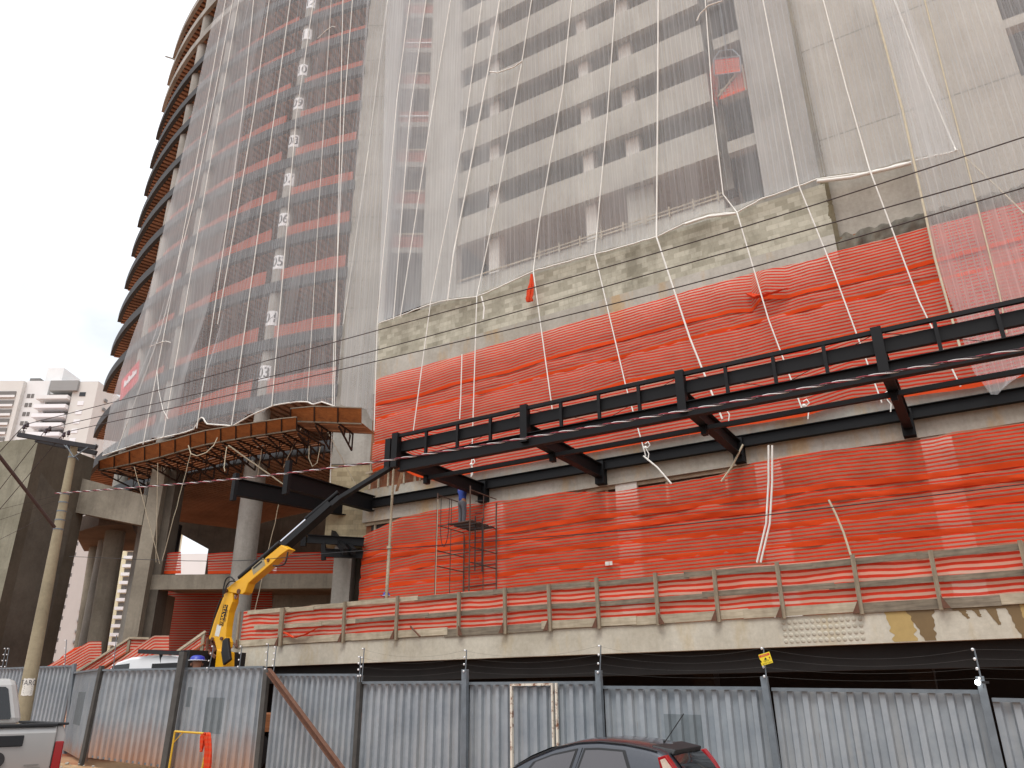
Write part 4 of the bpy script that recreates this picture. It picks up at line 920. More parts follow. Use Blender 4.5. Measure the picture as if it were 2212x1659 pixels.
def sec(l, r, pl, pr, pitch, mi, label, gap=.12, patches=()):
    A_ = onP(l[0], l[1], pl); B_ = onP(r[0], r[1], pr)
    t = thing('sheet_fence', (A_.x, A_.y, gz(A_.x, pl)), label, 'fence panel', 'corrugated sheet fence panels')
    za, zb = gz(A_.x, pl) + gap, gz(B_.x, pr) + gap
    m = corrug(MB(), (A_.x, pl), (B_.x, pr), za, zb, A_.z - .04, B_.z - .04, pitch); m.build('sheet', FM[mi], t)
    m = MB(); m.beam((A_.x, pl - .03, A_.z - .02), (B_.x, pr - .03, B_.z - .02), .06, .05); m.build('top_rail', M['galv'], t)
    m = MB(); m.beam((A_.x, pl + .06, za + .03), (B_.x, pr + .06, zb + .03), .04, .05); m.build('bottom_rail', M['galv'], t)
    for (u0, u1, lo, hi) in patches:
        m = corrug(MB(), (A_.x, pl), (B_.x, pr), za, zb, A_.z - .04, B_.z - .04, pitch, off=.004, lo=lo, hi=hi, u0=u0, u1=u1); m.build('paint_patch', patchm, t)
    SEC.append((A_, B_)); return t
sec((-70, 1446), (160, 1437), 15.2, 15.2, .22, 1, 'sheet fence panel behind the concrete street pole')
sec((163, 1452), (219, 1444), 15.15, 13.6, .13, 1, 'narrow fine-ribbed sheet fence panel set back at an angle', .1, [(.3, .6, .35, .75)])
sec((224, 1446), (388, 1443), 13.55, 13.5, .26, 0, 'sheet fence panel with red mud splashes in front of the truck cab', .22)
sec((394, 1443), (572, 1439), 13.5, 13.4, .26, 0, 'sheet fence panel with two dark repair patches behind the yellow trestle', .2, [(.1, .18, .62, .82), (.36, .58, .38, .72)])
sec((594, 1456), (775, 1456), 13.4, 13.05, .19, 1, 'sheet fence panel with the rusty diagonal brace across it', .1)
sec((786, 1472.5), (1003, 1471), 13, 13, .20, 1, 'sheet fence panel between the rusty brace and the door panel', .1)
gd = sec((1015, 1474), (1293, 1472), 13, 13, .20, 2, 'sheet fence panel holding a door with a rusty white frame', .05)
sec((1305, 1482), (1650, 1484), 13, 13, .205, 2, 'sheet fence panel behind the dark hatchback, with a grey paint patch', .05, [(.37, .64, .25, .84)])
sec((1668, 1486), (2118, 1491), 13, 13, .21, 2, 'widest sheet fence panel, right of the yellow warning sign', .05)
sec((2142, 1508), (2320, 1512), 13, 13, .21, 2, 'sheet fence panel at the right edge, a step lower than its neighbour', .05)
# door in its panel
a = onP(1110, 1477, 12.93); b = onP(1193, 1477, 12.93); zg = gz(a.x, 13)
t = thing('fence_door', (a.x, 12.93, zg), 'sheet metal door with a rusty white frame, let into the fence', 'door')
m = MB(); corrug(m, (a.x, 12.93), (b.x, 12.93), zg + .06, zg + .06, a.z - .05, b.z - .05, .2); m.build('leaf', FM[2], t)
fr_ = NT('rusty white frame'); v = fr_.coord(); f = fr_.noise(v, 5, 6, .8); frm = fr_.done(fr_.pbsdf(fr_.mix(fr_.ramp(f, [(.52, (0,0,0)), (.6, (1,1,1))]), srgb(214,206,190), srgb(124,78,50)), .7))
m = MB(); m.box((a.x - .045, 12.86, zg), (a.x - .005, 12.92, a.z)); m.box((b.x + .005, 12.86, zg), (b.x + .035, 12.92, a.z)); m.box((b.x + .075, 12.88, zg), (b.x + .11, 12.93, a.z)); m.box((a.x - .005, 12.865, a.z - .04), (b.x + .005, 12.92, a.z)); m.build('frame', frm, t)
m = MB(); q = Vector((b.x + .02, 12.82, zg + .95)); m.path([q + Vector((0, 0, -.08)), q + Vector((-.03, -.03, -.03)), q + Vector((-.03, -.03, .05)), q + Vector((0, 0, .09))], .012, 6); m.build('handle', M['rust'], t)
# posts
PO = [((2116, 1461), (2161, 1659), 12.9, .10, 'galv', 'galvanised fence post leaning right, carrying the small lamp'), ((1650, 1461), (1680, 1659), 12.9, .10, 'galv', 'galvanised fence post under the yellow warning sign'), ((1293, 1448), (1300, 1600), 12.9, .10, 'galv', 'galvanised fence post right of the door panel'), ((1005, 1446), (1004, 1659), 12.9, .11, 'galv', 'galvanised fence post left of the door panel'),
      ((779, 1459), (767, 1659), 12.95, .10, 'postdark', 'dark weathered fence post right of the diagonal brace'), ((577, 1447), (556, 1655), 13.3, .14, 'postdark', 'dark weathered fence post at the top of the diagonal brace'), ((396, 1408), (358, 1638), 13.3, .2, 'postdark', 'thick dark fence post rising above the sheets by the truck'), ((220, 1438), (183, 1614), 13.5, .13, 'postdark', 'slim dark fence post with a rusty top at the angled panel'), ((161, 1434), (143, 1600), 15.1, .12, 'galv', 'grey fence post beside the angled panel, left')]
for (a, b, p, w, mt, lb) in PO:
    A_ = onP(a[0], a[1], p); B_ = onP(b[0], b[1], p); zg = gz(B_.x, p); u = (A_.z - zg)/(A_.z - B_.z)
    Bx = A_.x + (B_.x - A_.x)*u
    m = MB(); m.beam((Bx, p, zg - .1), (A_.x, p, A_.z), w, .1, (0, 1, 0)); o = tag(m.build('fence_post', M[mt], bevel=.006), lb, 'post', 'fence posts')
m = MB(); A_ = onP(580, 1449, 13.2); B_ = onP(738, 1664, 12.4); d = (B_ - A_); B_ = A_ + d*((gz(B_.x, 12.4) - A_.z)/d.z); m.ibeam(A_, B_, .1, .12, .012, .01); tag(m.build('brace_beam', M['rust']), 'rusty steel beam propped diagonally against the sheet fence', 'brace')
# electric wire stand-offs, wires, warning sign, little lamp
RODS = [((1008, 1404), (1005, 1452), 'left of the door panel'), ((1298, 1394), (1295, 1455), 'right of the door panel'), ((1649, 1399), (1655, 1464), 'carrying the yellow warning sign'), ((2104, 1401), (2120, 1468), 'leaning above the right-hand post'), ((787, 1400), (782, 1462), 'taller of the pair by the dark post'), ((779, 1418), (777, 1462), 'shorter of the pair by the dark post'), ((597, 1397), (592, 1440), 'near the top of the diagonal brace'), ((580, 1390), (576, 1447), 'on the post of the diagonal brace'), ((462, 1395), (450, 1445), 'in front of the truck, left one'), ((523, 1395), (517, 1442), 'in front of the yellow crane foot'), ((144, 1382), (141, 1437), 'behind the angled panel'), ((252, 1372), (246, 1440), 'beside the stair net, slim'), ((20, 1400), (13, 1442), 'at the far left of the fence'), ((13, 1400), (5, 1442), 'leftmost at the edge of the picture')]
tips = []
for (a, b, lb) in RODS:
    p = 12.85 if a[0] > 600 else 13.4
    A_ = onP(a[0], a[1], p); B_ = onP(b[0], b[1], p)
    m = MB(); m.tube(B_ - Vector((0, 0, .1)), A_, .011, 6); r = tag(m.build('wire_rod', M['galv']), 'thin electric-fence rod with white insulators, ' + lb, 'wire rod', 'electric fence rods')
    for k in range(4):
        q = B_.lerp(A_, .04 + k*.31); m = MB(); m.ball(q + Vector((-.02, -.03, 0)), .019, 8, 6, (1, 1, 1.1)); m.build('insulator', M['white'], r)
    tips.append((A_, B_))
for k in range(4):
    m = MB(); idx = [3, 2, 1, 0, 4]
    P = [tips[i][1].lerp(tips[i][0], .04 + k*.31) + Vector((-.02, -.06, 0)) for i in idx]; pts = []
    for q0_, q1_ in zip(P, P[1:]):
        for i in range(10): u = i/10; w = q0_.lerp(q1_, u); w.z -= (.05 + .03*k)*4*u*(1 - u); pts.append(w)
    m.path([P[0] + Vector((6, 0, -.3))] + pts + [P[-1]], .0018, 4); tag(m.build('fence_wire', M['postdark']), ['lowest thin electric wire above the sheet fence', 'second lowest thin electric wire above the sheet fence', 'second highest thin electric wire above the sheet fence', 'highest thin electric wire above the sheet fence'][k], 'wire', 'electric fence wires')
q = onP(1654, 1423, 12.78); ex = Vector((math.cos(R(14)), 0, math.sin(R(14)))); ey = Vector((-ex.z*.9, 0, ex.x)).normalized(); w, h = .178, .165
sgn = thing('warning_sign', q, 'small yellow electric-fence warning sign with a torn corner, clipped to a rod', 'sign')
def sp_(x, y, l=0): return q + ex*x + ey*y + Vector((0, -.004 - l, 0))
pl = [(-.5, -.5), (.5, -.5), (.5, .5), (-.5, .5), (-.5, .1), (-.42, -.12), (-.38, -.22), (-.52, -.2)]
m = MB(); m.prism([sp_(x*w, y*h) for x, y in pl], (0, .004, 0)); m.build('plate', plain('sign yellow', srgb(232,204,40), .5, var=.08), sgn)
m = MB(); m.quad(sp_(-.47*w, .22*h, .002), sp_(.44*w, .22*h, .002), sp_(.44*w, .42*h, .002), sp_(-.47*w, .42*h, .002)); m.build('red_band', plain('sign red', srgb(206,70,36), .5, var=.1), sgn)
m = MB(); letters(m, 'PERIGO', .030, sp_(0, .32*h, .004), ex, ey, .001); m.build('lettering', plain('sign pale', srgb(236,190,90), .5), sgn)
m = MB(); m.prism([sp_(-.14*w, -.08*h, .003), sp_(.12*w, -.08*h, .003), sp_(-.01*w, .14*h, .003)], (0, -.001, 0)); letters(m, 'CERCA', .028, sp_(0, -.19*h, .004), ex, ey, .001); letters(m, 'ELETRIFICADA', .0225, sp_(.02*w, -.39*h, .004), ex, ey, .001); m.build('black_print', M['ink'], sgn)
m = MB(); m.ball(sp_(.36*w, .02*h, .003), .012, 8, 5, (1, .1, 1)); m.box(tuple(sp_(.33*w, -.16*h, .004)), tuple(sp_(.39*w, -.02*h, .003))); m.build('red_print', plain('sign rust red', srgb(170,80,30), .5), sgn)
lampm = NT('lit lamp'); e = lampm.n('Emission'); e.inputs['Color'].default_value = (.95, .98, 1, 1); e.inputs['Strength'].default_value = 9; lm = lampm.done(e.outputs[0])
q = onP(2112, 1474, 12.75); m = MB(); m.ball(q, .035, 10, 8); lt = tag(m.build('lamp', lm), 'small lit white lamp clipped to the right-hand fence post', 'lamp')
m = MB(); m.beam(q + Vector((.03, 0, .0)), q + Vector((.12, .12, 0)), .03, .03); m.build('clip', M['black'], lt)
# --- concrete street pole with its crossarm
YP = 23.5; pb = onY(46, 1560, YP); pt = onY(161, 961, YP); zg = gz(toF(pb).x, toF(pb).y); d = (pt - pb)/(pt.z - pb.z); pb = pb + d*(zg - pb.z)
pole = thing('street_pole', pb, 'tapered concrete street pole with a black crossarm and pasted posters', 'street pole', fr='W')
m = MB(); m.tube(pb, pt, .225, 20, .105); m.build('shaft', concrete('pole concrete', srgb(172,160,132), srgb(140,130,106), streak=.3), pole)
ca, cb = onY(39, 939, YP - .2), onY(208, 967, YP - .2)
m = MB(); m.beam(ca, cb, .1, .14); m.build('crossarm', plain('dark tarred timber', srgb(44,42,46), .7, var=.35), pole)
m = MB(); m.beam(ca + Vector((.35, .42, -.05)), cb + Vector((-.2, .42, -.05)), .1, .14); m.build('crossarm', plain('dark timber', srgb(40,38,40), .7, var=.35), pole)
pc = onY(159, 988, YP - .25)
m = MB(); m.tube(pc, onY(143, 962, YP - .25), .022, 6); m.tube(pc, onY(190, 966, YP - .25), .022, 6); m.tube(pc + Vector((0, .3, 0)), onY(135, 958, YP + .1), .02, 6); m.build('arm_strut', M['galv'], pole)
for y in (989, 1068, 1086, 1105, 1124, 1144):
    m = MB()
    f_ = (pb.z - onY(100, y, YP).z)/(pb.z - pt.z); c = pb.lerp(pt, f_); r = lerp(.225, .105, f_) + .008; m.tube(c - Vector((0, 0, .02)), c + Vector((0, 0, .02)), r, 20); m.build('clamp_band', M['galv'], pole)
inp = [(51, 922), (58, 918), (98, 931), (106, 926), (137, 939), (147, 935)]
ins_q = []
for i, (x, y) in enumerate(inp):
    b = onY(x, y + 6, YP - .2 + (.35 if i % 2 else 0)); m = MB(); m.lathe(b, [(.012, -.05), (.012, .03), (.05, .03), (.06, .06), (.035, .075), (.055, .10), (.03, .12), (.05, .145), (.02, .18), (.0, .185)], 12); m.build('insulator', plain('brown glazed insulator %d' % i, srgb(52,30,38), .25, var=.1), pole); ins_q.append(b + Vector((0, 0, .17)))
f_ = (zg - onY(50, 1482, YP).z)/(zg - pt.z); m = MB()
vd = math.atan2(-pb.y, -pb.x)
def onpole(a, z, l=.004): 
    u = (z - pb.z)/(pt.z - pb.z); c = pb.lerp(pt, u); r = lerp(.225, .105, u) + l; return Vector((c.x + r*math.cos(a), c.y + r*math.sin(a), z))
z0, z1 = onY(50, 1503, YP).z, onY(56, 1466, YP).z
m.grid(lambda u, v: onpole(vd - .75 + 1.5*u + .06*nz(v*7, u), lerp(z0, z1, v) + .03*nz(u*6, v*4)), 10, 8); pst = m.build('poster', M['paper'], pole)
m = MB(); vs, fs = text_mesh('TARO', .2); m.add([onpole(vd + (v_.x)/.24, lerp(z0, z1, .74) + v_.y, .008) for v_ in vs], fs)
for k in range(4): m.add([onpole(vd + a_, lerp(z0, z1, .5 - .12*k) + b_, .008) for a_, b_ in ((-.45, 0), (.5, 0), (.5, .022), (-.45, .022))], [(0, 1, 2, 3)])
m.build('poster_print', M['inkgrey'], pole)
m = MB(); m.tube(onY(118, 1139, YP - .3), onY(-25, 955, 20.5), .05, 8); m.build('stay_pole', plain('brown stay', srgb(84,66,62), .7), pole)
# wires: three high-voltage lines, a twisted red and white service cable, a telephone cable
def wire(name, P, r, mat, lb, grp, n=8, fr='F'):
    m = MB(); m.path(P, r, n); return tag(m.build(name, mat, None, fr=fr), lb, 'cable', grp)
def spl(P, n=12):
    out = []
    for i in range(len(P) - 1):
        p0, p1, p2, p3 = P[max(i-1, 0)], P[i], P[i+1], P[min(i+2, len(P)-1)]
        for k in range(n):
            t = k/n; out.append(.5*((2*p1) + (p2 - p0)*t + (2*p0 - 5*p1 + 4*p2 - p3)*t*t + (3*p1 - p0 - 3*p2 + p3)*t**3))
    return out + [P[-1]]
wm = plain('weathered cable', srgb(58,42,38), .6, var=.2)
for i, (ins, mid, end, nm) in enumerate(((0, [(293, 856), (737, 735), (1474, 530)], (2240, 287), 'highest'), (2, [(737, 776), (1474, 572)], (2240, 357), 'middle'), (4, [(737, 798), (1474, 618)], (2240, 397), 'lowest'))):
    P = [toF(ins_q[ins])] + [onP(x, y, 12.4) for x, y in mid] + [onP(end[0], end[1], 12.4)]
    wire('power_line', spl(P), .0115, wm, nm + ' of the three brown power lines crossing the block wall', 'power lines', 6)
    P = [toF(ins_q[ins]), onP((-30, -30, -30)[i], (1001 - 24*0, 1095, 1135)[i] if i else 1008, 11.9)]
    wire('power_line', spl(P), .0115, wm, nm + ' of the three power lines leaving the crossarm to the left edge', 'power lines', 6)
P = spl([toF(onY(119, 1066, YP - .3)), onP(450, 1040, 12.4), onP(737, 1008, 12.4), onP(971, 973, 12.4), onP(1184, 938, 12.4), onP(1474, 888, 12.4), onP(1891, 810, 12.4), onP(2230, 750, 12.4)], 26)
cab = thing('service_cable', P[0], 'twisted red and white service cable running from the pole across the canopy', 'cable')
rc_ = [srgb(214,208,206), srgb(150,44,56), srgb(60,40,44)]
L = 0; acc = [0]
for a, b in zip(P, P[1:]): L += (b - a).length; acc.append(L)
Q = []; 
npt = int(L/.05)
def at_len(l):
    for i in range(len(acc) - 1):
        if acc[i+1] >= l: return P[i].lerp(P[i+1], (l - acc[i])/max(1e-6, acc[i+1] - acc[i]))
    return P[-1]
for k in range(3):
    pts = [at_len(L*i/npt) + Vector((0, .014*math.cos(2*math.pi*(L*i/npt/.55 + k/3)), .014*math.sin(2*math.pi*(L*i/npt/.55 + k/3)))) for i in range(npt + 1)]
    m = MB(); m.path(pts, .010, 5); m.build('strand', plain('cable strand %d' % k, rc_[k], .6, var=.1), cab)
wire('telephone_cable', spl([toF(onY(150, 1202, 26)), onP(463, 1212, 12.4), onP(737, 1193, 12.4), onP(1100, 1166, 12.4), onP(1474, 1133, 12.4), onP(2230, 1044, 12.4)]), .008, M['black'], 'thin dark telephone cable crossing the lower red nets', 'telephone cables', 5)
for i, (y0, y1) in enumerate(((1070, 1105), (1082, 1130), (1107, 1175))):
    wire('telephone_cable', [toF(onY(124 - 4*i, y0, YP - .25)), toF(onY(-20, y1, 21))], .006, wm, ['upper', 'middle', 'lower'][i] + ' thin telephone cable going left from the street pole', 'telephone cables', 4)
# ================================================================== guarded site stairs, left
def stair_guard(top, hgt, Y, label, posts=(), rail=True, mat='net_o2'):
    r = thing('stair_guard', onY(top[0][0], top[0][1] + hgt, Y), label, 'stair guard', 'orange-netted stair guards', fr='W')
    m = MB(); x0, x1 = top[0][0], top[-1][0]
    def f(u, v):
        x = lerp(x0, x1, u); y = interp(top, x); q = onY(x, lerp(y + hgt, y, v), Y + .05*nz(u*7, v*3, Y)); return q
    m.grid(f, 30, 6, lambda u, v, q: (q.x, v*hgt/1660*Y*1.1)); m.build('net', M[mat], r)
    if rail:
        m = MB()
        for a, b in zip(top, top[1:]): m.beam(onY(a[0], a[1], Y - .06), onY(b[0], b[1], Y - .06), .1, .07)
        m.build('hand_rail', M['woodp'], r)
        m = MB(); 
        for a, b in zip(top, top[1:]): m.beam(onY(a[0], a[1] + hgt*.5, Y - .05), onY(b[0], b[1] + hgt*.5, Y - .05), .1, .03)
        m.build('mid_rail', M['woodbrown'], r)
    for px in posts:
        y = interp(top, px); a = onY(px, y - 1, Y - .03); m = MB(); m.beam((a.x, a.y, a.z - 2.0), a, .09, .09, (0, 1, 0)); m.build('post', M['woodpost'], r)
    return r
stair_guard([(84, 1450), (193, 1386), (219, 1386)], 60, 31, 'leftmost stair guard of orange net, without a hand rail', (), False)
stair_guard([(150, 1462), (281, 1378), (323, 1379)], 56, 29.5, 'stair guard with a pale hand rail and brown middle rail, second from the left', (281,))
stair_guard([(212, 1457), (332, 1373), (365, 1373)], 58, 28, 'stair guard wrapped in bright orange net over its rail, third from the left', (), False, 'net_o2')
stair_guard([(372, 1415), (444, 1364)], 50, 26.5, 'short stair guard with a pale hand rail beside the yellow crane', (441,))
q = onY(168, 1400, 32.5); rag('net_rag', [q + Vector((-1.2, 0, -.9)), q + Vector((-.3, 0, -.5)), q + Vector((.2, 0, .0)), q + Vector((.5, 0, .1))], [.3, .5, .4, .1], 'heap of orange net piled at the foot of the concrete shaft', 'rag', 'W', seed=12)
# ================================================================== yellow trestle with a net rag
tr = thing('trestle', onP(410, 1659, 12.0), 'yellow tubular trestle standing on the earth in front of the fence', 'trestle')
p_ = 12.0; LT, RT_ = onP(378, 1580, p_), onP(452, 1585, p_); LBt, RBt = onP(365, 1660, p_), onP(437, 1660, p_)
for a, b in ((LT, LBt), (RT_, RBt)):
    d = (b - a); b2 = a + d*((gz(b.x, p_) - a.z)/d.z); m = MB(); m.tube(a, b2, .022, 8); m.build('leg', M['yellowp'], tr)
m = MB(); m.tube(LT, RT_, .022, 8); m.build('crossbar', M['yellowp'], tr)
m = MB(); m.tube(LT.lerp(LBt, .32), LT.lerp(RT_, .26), .011, 6); m.tube(RT_.lerp(RBt, .32), RT_.lerp(LT, .26), .011, 6); m.build('corner_brace', M['yellowp'], tr)
rag('net_rag', [RT_ + Vector((-.12, -.05, -.35)), RT_ + Vector((-.08, -.06, -.02)), RT_ + Vector((.03, -.07, .03)), RT_ + Vector((.1, -.06, -.25)), RT_ + Vector((.14, -.05, -.6)), RT_ + Vector((.1, -.05, -1.0))], [.05, .1, .11, .12, .11, .07], 'torn orange net rag knotted over the corner of the yellow trestle', 'rag', seed=17)
# ================================================================== people
skin = plain('skin', srgb(150,104,80), .6, var=.1)
def person(base, face, label, pose='stand', helmet='blue', shirt=srgb(60,66,84), trousers=srgb(72,74,80), h=1.72, fr='F', lean=0.0):
    """one continuous skinned figure with helmet, shirt and trousers as clothing"""
    base = Vector(base); r = thing('person', base, label, 'person', fr=fr); k = h/1.75
    fx = Vector((math.cos(face), math.sin(face), 0)); sx = Vector((-fx.y, fx.x, 0))
    def P(f, s, z): return base + fx*(f*k + lean*max(0, z - .95)*k) + sx*(s*k) + Vector((0, 0, z*k))
    arms = {'stand': [(.0, .24, 1.12, .0, .26, .86), (.0, .24, 1.12, .05, .26, .86)], 'reach': [(.22, .22, 1.5, .42, .14, 1.72), (.2, .2, 1.45, .4, .12, 1.66)]}[pose]
    def skinmesh(name, J, E_, Rr, mat, par, root=0):
        me = bpy.data.meshes.new(name); me.from_pydata([q - base for q in J], E_, []); o = bpy.data.objects.new(name, me); COL.objects.link(o)
        o.parent = par; CEN[o.name] = (base, fr)
        mo = o.modifiers.new('skin', 'SKIN'); me.skin_vertices[0].data[root].use_root = True
        for i, q in enumerate(Rr): me.skin_vertices[0].data[i].radius = (q*k, q*k)
        o.modifiers.new('sub', 'SUBSURF').levels = 1; o.modifiers['sub'].render_levels = 2; me.materials.append(mat)
        for i in range(len(me.polygons)): me.polygons[i].use_smooth = True
        mo.use_smooth_shade = True; return o
    J = [P(0,0,.95), P(0,0,1.2), P(0,0,1.42), P(.01,0,1.52), P(.03,0,1.62), P(.02,0,1.73)]; E_ = [(0,1),(1,2),(2,3),(3,4),(4,5)]; Rr = [.12,.125,.13,.05,.085,.07]
    for sgn, a in ((1, arms[0]), (-1, arms[1])):
        i = len(J); J += [P(0, .19*sgn, 1.42), P(a[0], a[1]*sgn, a[2]), P(a[3], a[4]*sgn, a[5])]; E_ += [(2, i), (i, i+1), (i+1, i+2)]; Rr += [.055, .042, .032]
        hnd = P(a[3], a[4]*sgn, a[5]); dv = (hnd - J[-2]).normalized(); j = len(J); J.append(hnd + dv*.08*k); E_.append((i+2, j)); Rr.append(.034)
        for q, (o_, l_) in enumerate(((-.03, .06), (-.01, .075), (.01, .07), (.03, .055))): J.append(J[j] + dv*l_*k + fx*o_*k); E_.append((j, len(J) - 1)); Rr.append(.009)
        J.append(hnd + dv*.07*k + fx*.05*k); E_.append((i+2, len(J) - 1)); Rr.append(.011)
    for sgn in (1, -1):
        i = len(J); J += [P(0, .1*sgn, .9), P(.02, .11*sgn, .5), P(-.02, .11*sgn, .09), P(.14, .13*sgn, .045)]; E_ += [(0, i), (i, i+1), (i+1, i+2), (i+2, i+3)]; Rr += [.085, .06, .045, .04]
    skinmesh('body', J, E_, Rr, skin, r)
    J = [P(0,0,.9), P(0,0,1.2), P(0,0,1.42), P(.005,0,1.47)]; E_ = [(0,1),(1,2),(2,3)]; Rr = [.145,.145,.15,.07]
    for sgn, a in ((1, arms[0]), (-1, arms[1])):
        i = len(J); J += [P(0, .19*sgn, 1.42), P(a[0], a[1]*sgn, a[2])]; E_ += [(2, i), (i, i+1)]; Rr += [.075, .06]
    skinmesh('shirt', J, E_, Rr, plain('shirt ' + label[:12], shirt, .85), r)
    J = [P(0,0,1.0), P(0,0,.92)]; E_ = [(0,1)]; Rr = [.14,.14]
    for sgn in (1, -1):
        i = len(J); J += [P(0, .1*sgn, .82), P(.02, .11*sgn, .5), P(-.02, .11*sgn, .11)]; E_ += [(1, i), (i, i+1), (i+1, i+2)]; Rr += [.105, .08, .07]
    skinmesh('trousers', J, E_, Rr, plain('trousers ' + label[:12], trousers, .9), r)
    for sgn in (1, -1):
        m = MB(); c = P(.05, .12*sgn, .0); m.ball(c + Vector((0, 0, .055*k)), .055*k, 10, 8, (1, 1, 1)); m.ball(c + fx*.09*k + Vector((0, 0, .045*k)), .048*k, 10, 8); m.build('boot', M['black'], r, fr)
    m = MB(); c = P(.03, 0, 1.67); m.lathe(c, [(.135*k, 0), (.14*k, .012), (.118*k, .014), (.115*k, .06), (.095*k, .105), (.055*k, .13), (0, .138)], 18)
    m.prism([c + fx*.10*k + sx*.09*k + Vector((0,0,.004)), c + fx*.19*k + sx*.05*k, c + fx*.19*k - sx*.05*k, c + fx*.10*k - sx*.09*k + Vector((0,0,.004))], (0, 0, .012)); m.build('helmet', M[helmet], r, fr)
    m = MB(); m.lathe(c, [(.142*k, -.002), (.144*k, .010), (.140*k, .012)], 18); m.build('helmet_band', M['white'], r, fr)
    m = MB(); m.ball(P(.125, 0, 1.60), .018*k, 8, 6); m.ball(P(.115, 0.035, 1.635), .010*k, 6, 5); m.ball(P(.115, -.035, 1.635), .010*k, 6, 5); m.ball(P(.03, .09, 1.61), .028*k, 8, 6, (.6, .4, 1)); m.ball(P(.03, -.09, 1.61), .028*k, 8, 6, (.6, .4, 1)); m.ball(P(.113, 0, 1.56), .016*k, 8, 5, (.5, 1.6, .4)); m.build('face_features', skin, r, fr)
    return r
# ================================================================== scaffold tower with a worker
s_l = onP(942, 1200, 20.9).x; s_r = onP(1014, 1200, 20.9).x; pa_ = 20.9
pb_ = min((abs(onP(1002, 1200, q/100).x - s_l), q/100) for q in range(2100, 2260))[1]
zpl = onP(942, 1136, pa_).z
sc = thing('scaffold_tower', (s_l, pa_, zD), 'rusty tubular scaffold tower with a plank platform in front of the lower red nets', 'scaffold')
zt_l = onP(942, 1066, pa_).z; zt_r = onP(1014, 1050, pa_).z
for s, p, zt_, nm in ((s_l, pa_, zt_l, 0), (s_r, pa_, zt_r, 0), (s_l, pb_, zpl + .05, 1), (s_r, pb_, zt_r - .25, 1)):
    m = MB(); m.tube((s, p, zD), (s, p, zt_), .024, 8)
    for z in (4.4, 5.5, 6.6): m.tube((s, p, z), (s, p, z + .1), .031, 8)
    m.build('standard', M['scaf'], sc)
for z in (3.5, 4.55, 5.6, zpl - .95, zpl - .1, zpl + .95):
    for s in (s_l, s_r):
        if z > zpl and s == s_l: pass
        m = MB(); m.tube((s, pa_, z + .12), (s, pb_, z + .12), .019, 6)
        mid = (pa_ + pb_)/2; m.tube((s, mid, z + .12), (s, mid, z + .12 - .9 if z > 3.6 else z), .015, 6); m.build('frame_bar', M['scaf'], sc)
for z, p in ((3.75, pa_), (zpl - .02, pa_), (zpl - 1.05, pa_), (zpl - 1.2, pb_), (3.8, pb_), (5.2, pb_)):
    m = MB(); m.tube((s_l, p, z), (s_r, p, z + .03), .018, 6); m.build('ledger', M['scaf'], sc)
m = MB()
for i in range(4): m.box((s_l + .35, pa_ + .12 + i*.27*(pb_ - pa_ - .1)/1.1, zpl + .02), (s_r + .02, pa_ + .36 + i*.27*(pb_ - pa_ - .1)/1.1, zpl + .06))
m.build('platform', plain('dark planks', srgb(52,50,50), .8, var=.3), sc)
la = onP(1027, 1113, 21.5); lb_ = onP(1042, 1113, 21.5)
m = MB(); z0 = onP(1027, 1233, 21.5).z; m.tube((la.x, 21.5, z0), (la.x, 21.5, zpl + .3), .022, 6); m.tube((lb_.x, 21.5, z0 - .05), (lb_.x, 21.5, zpl + .2), .022, 6)
for i in range(6): z = z0 + .25 + i*.42; m.tube((la.x, 21.5, z), (lb_.x, 21.5, z - .02), .016, 6)
m.tube((la.x - .12, 21.55, zD + .2), (la.x - .12, 21.55, zD + .95), .02, 6); m.tube((lb_.x - .12, 21.55, zD + .2), (lb_.x - .12, 21.55, zD + .95), .02, 6)
for i in range(3): m.tube((la.x - .12, 21.55, zD + .22 + .3*i), (lb_.x - .12, 21.55, zD + .22 + .3*i), .016, 6)
m.build('ladder', M['scafdk'], sc)
m = MB(); m.path(spl([Vector((s_l + .22, pa_ - .1, zpl + .9)), Vector((s_l + .25, pa_ - .1, zpl - .4)), Vector((s_l + .4, pa_ - .1, zpl - .75)), Vector((s_l + .55, pa_ - .1, zpl - .3)), Vector((s_l + .57, pa_ - .1, zpl + .85))]), .012, 5); tag(m.build('hose', M['black']), 'black hose looped over the left side of the scaffold', 'hose')
m = MB(); m.path([Vector((s_l + .05, pa_ - .05, zpl + .9)), Vector((s_l + .06, pa_ - .06, 5.0)), Vector((s_l + .04, pa_ - .05, zD + .1))], .012, 5); tag(m.build('rope', M['rope_tan']), 'thin tan rope hanging down the left leg of the scaffold', 'rope')
wq = onP(998, 1122, 21.9)
person((wq.x, 21.9, zpl + .06), R(70), 'worker in grey trousers and blue shirt standing on the scaffold platform under the canopy', 'reach', 'galv', srgb(44,70,150), srgb(98,98,104), 1.74)
hq = onP(836, 1290, 20.6); person((hq.x, 20.6, zD), R(200), 'worker with a blue white-banded helmet behind the timber guard rail', 'stand', 'blue', srgb(120,96,90), srgb(60,60,70), hq.z - zD + .12)
hq = onP(428, 1424, 14.2); person((hq.x, 14.2, gz(hq.x, 14.2)), R(160), 'worker with a blue helmet behind the sheet fence, beside the truck', 'stand', 'blue', srgb(150,150,150), srgb(70,74,90), hq.z - gz(hq.x, 14.2) + .10)
q = onP(849, 1012, 18.3); m = MB(); m.tube((q.x, 18.3, zD), (q.x + .02, 18.3, 5.9), .05, 10); o = tag(m.build('steel_prop', M['woodp']), 'pale tubular prop holding up the left corner of the canopy', 'prop')
m = MB(); m.tube((q.x + .02, 18.3, 5.9), (q.x + .03, 18.3, 8.4), .04, 10); m.tube((q.x + .02, 18.3, 5.88), (q.x + .02, 18.3, 5.96), .08, 10); m.build('inner_tube', M['woodp'], o)
m = MB(); 
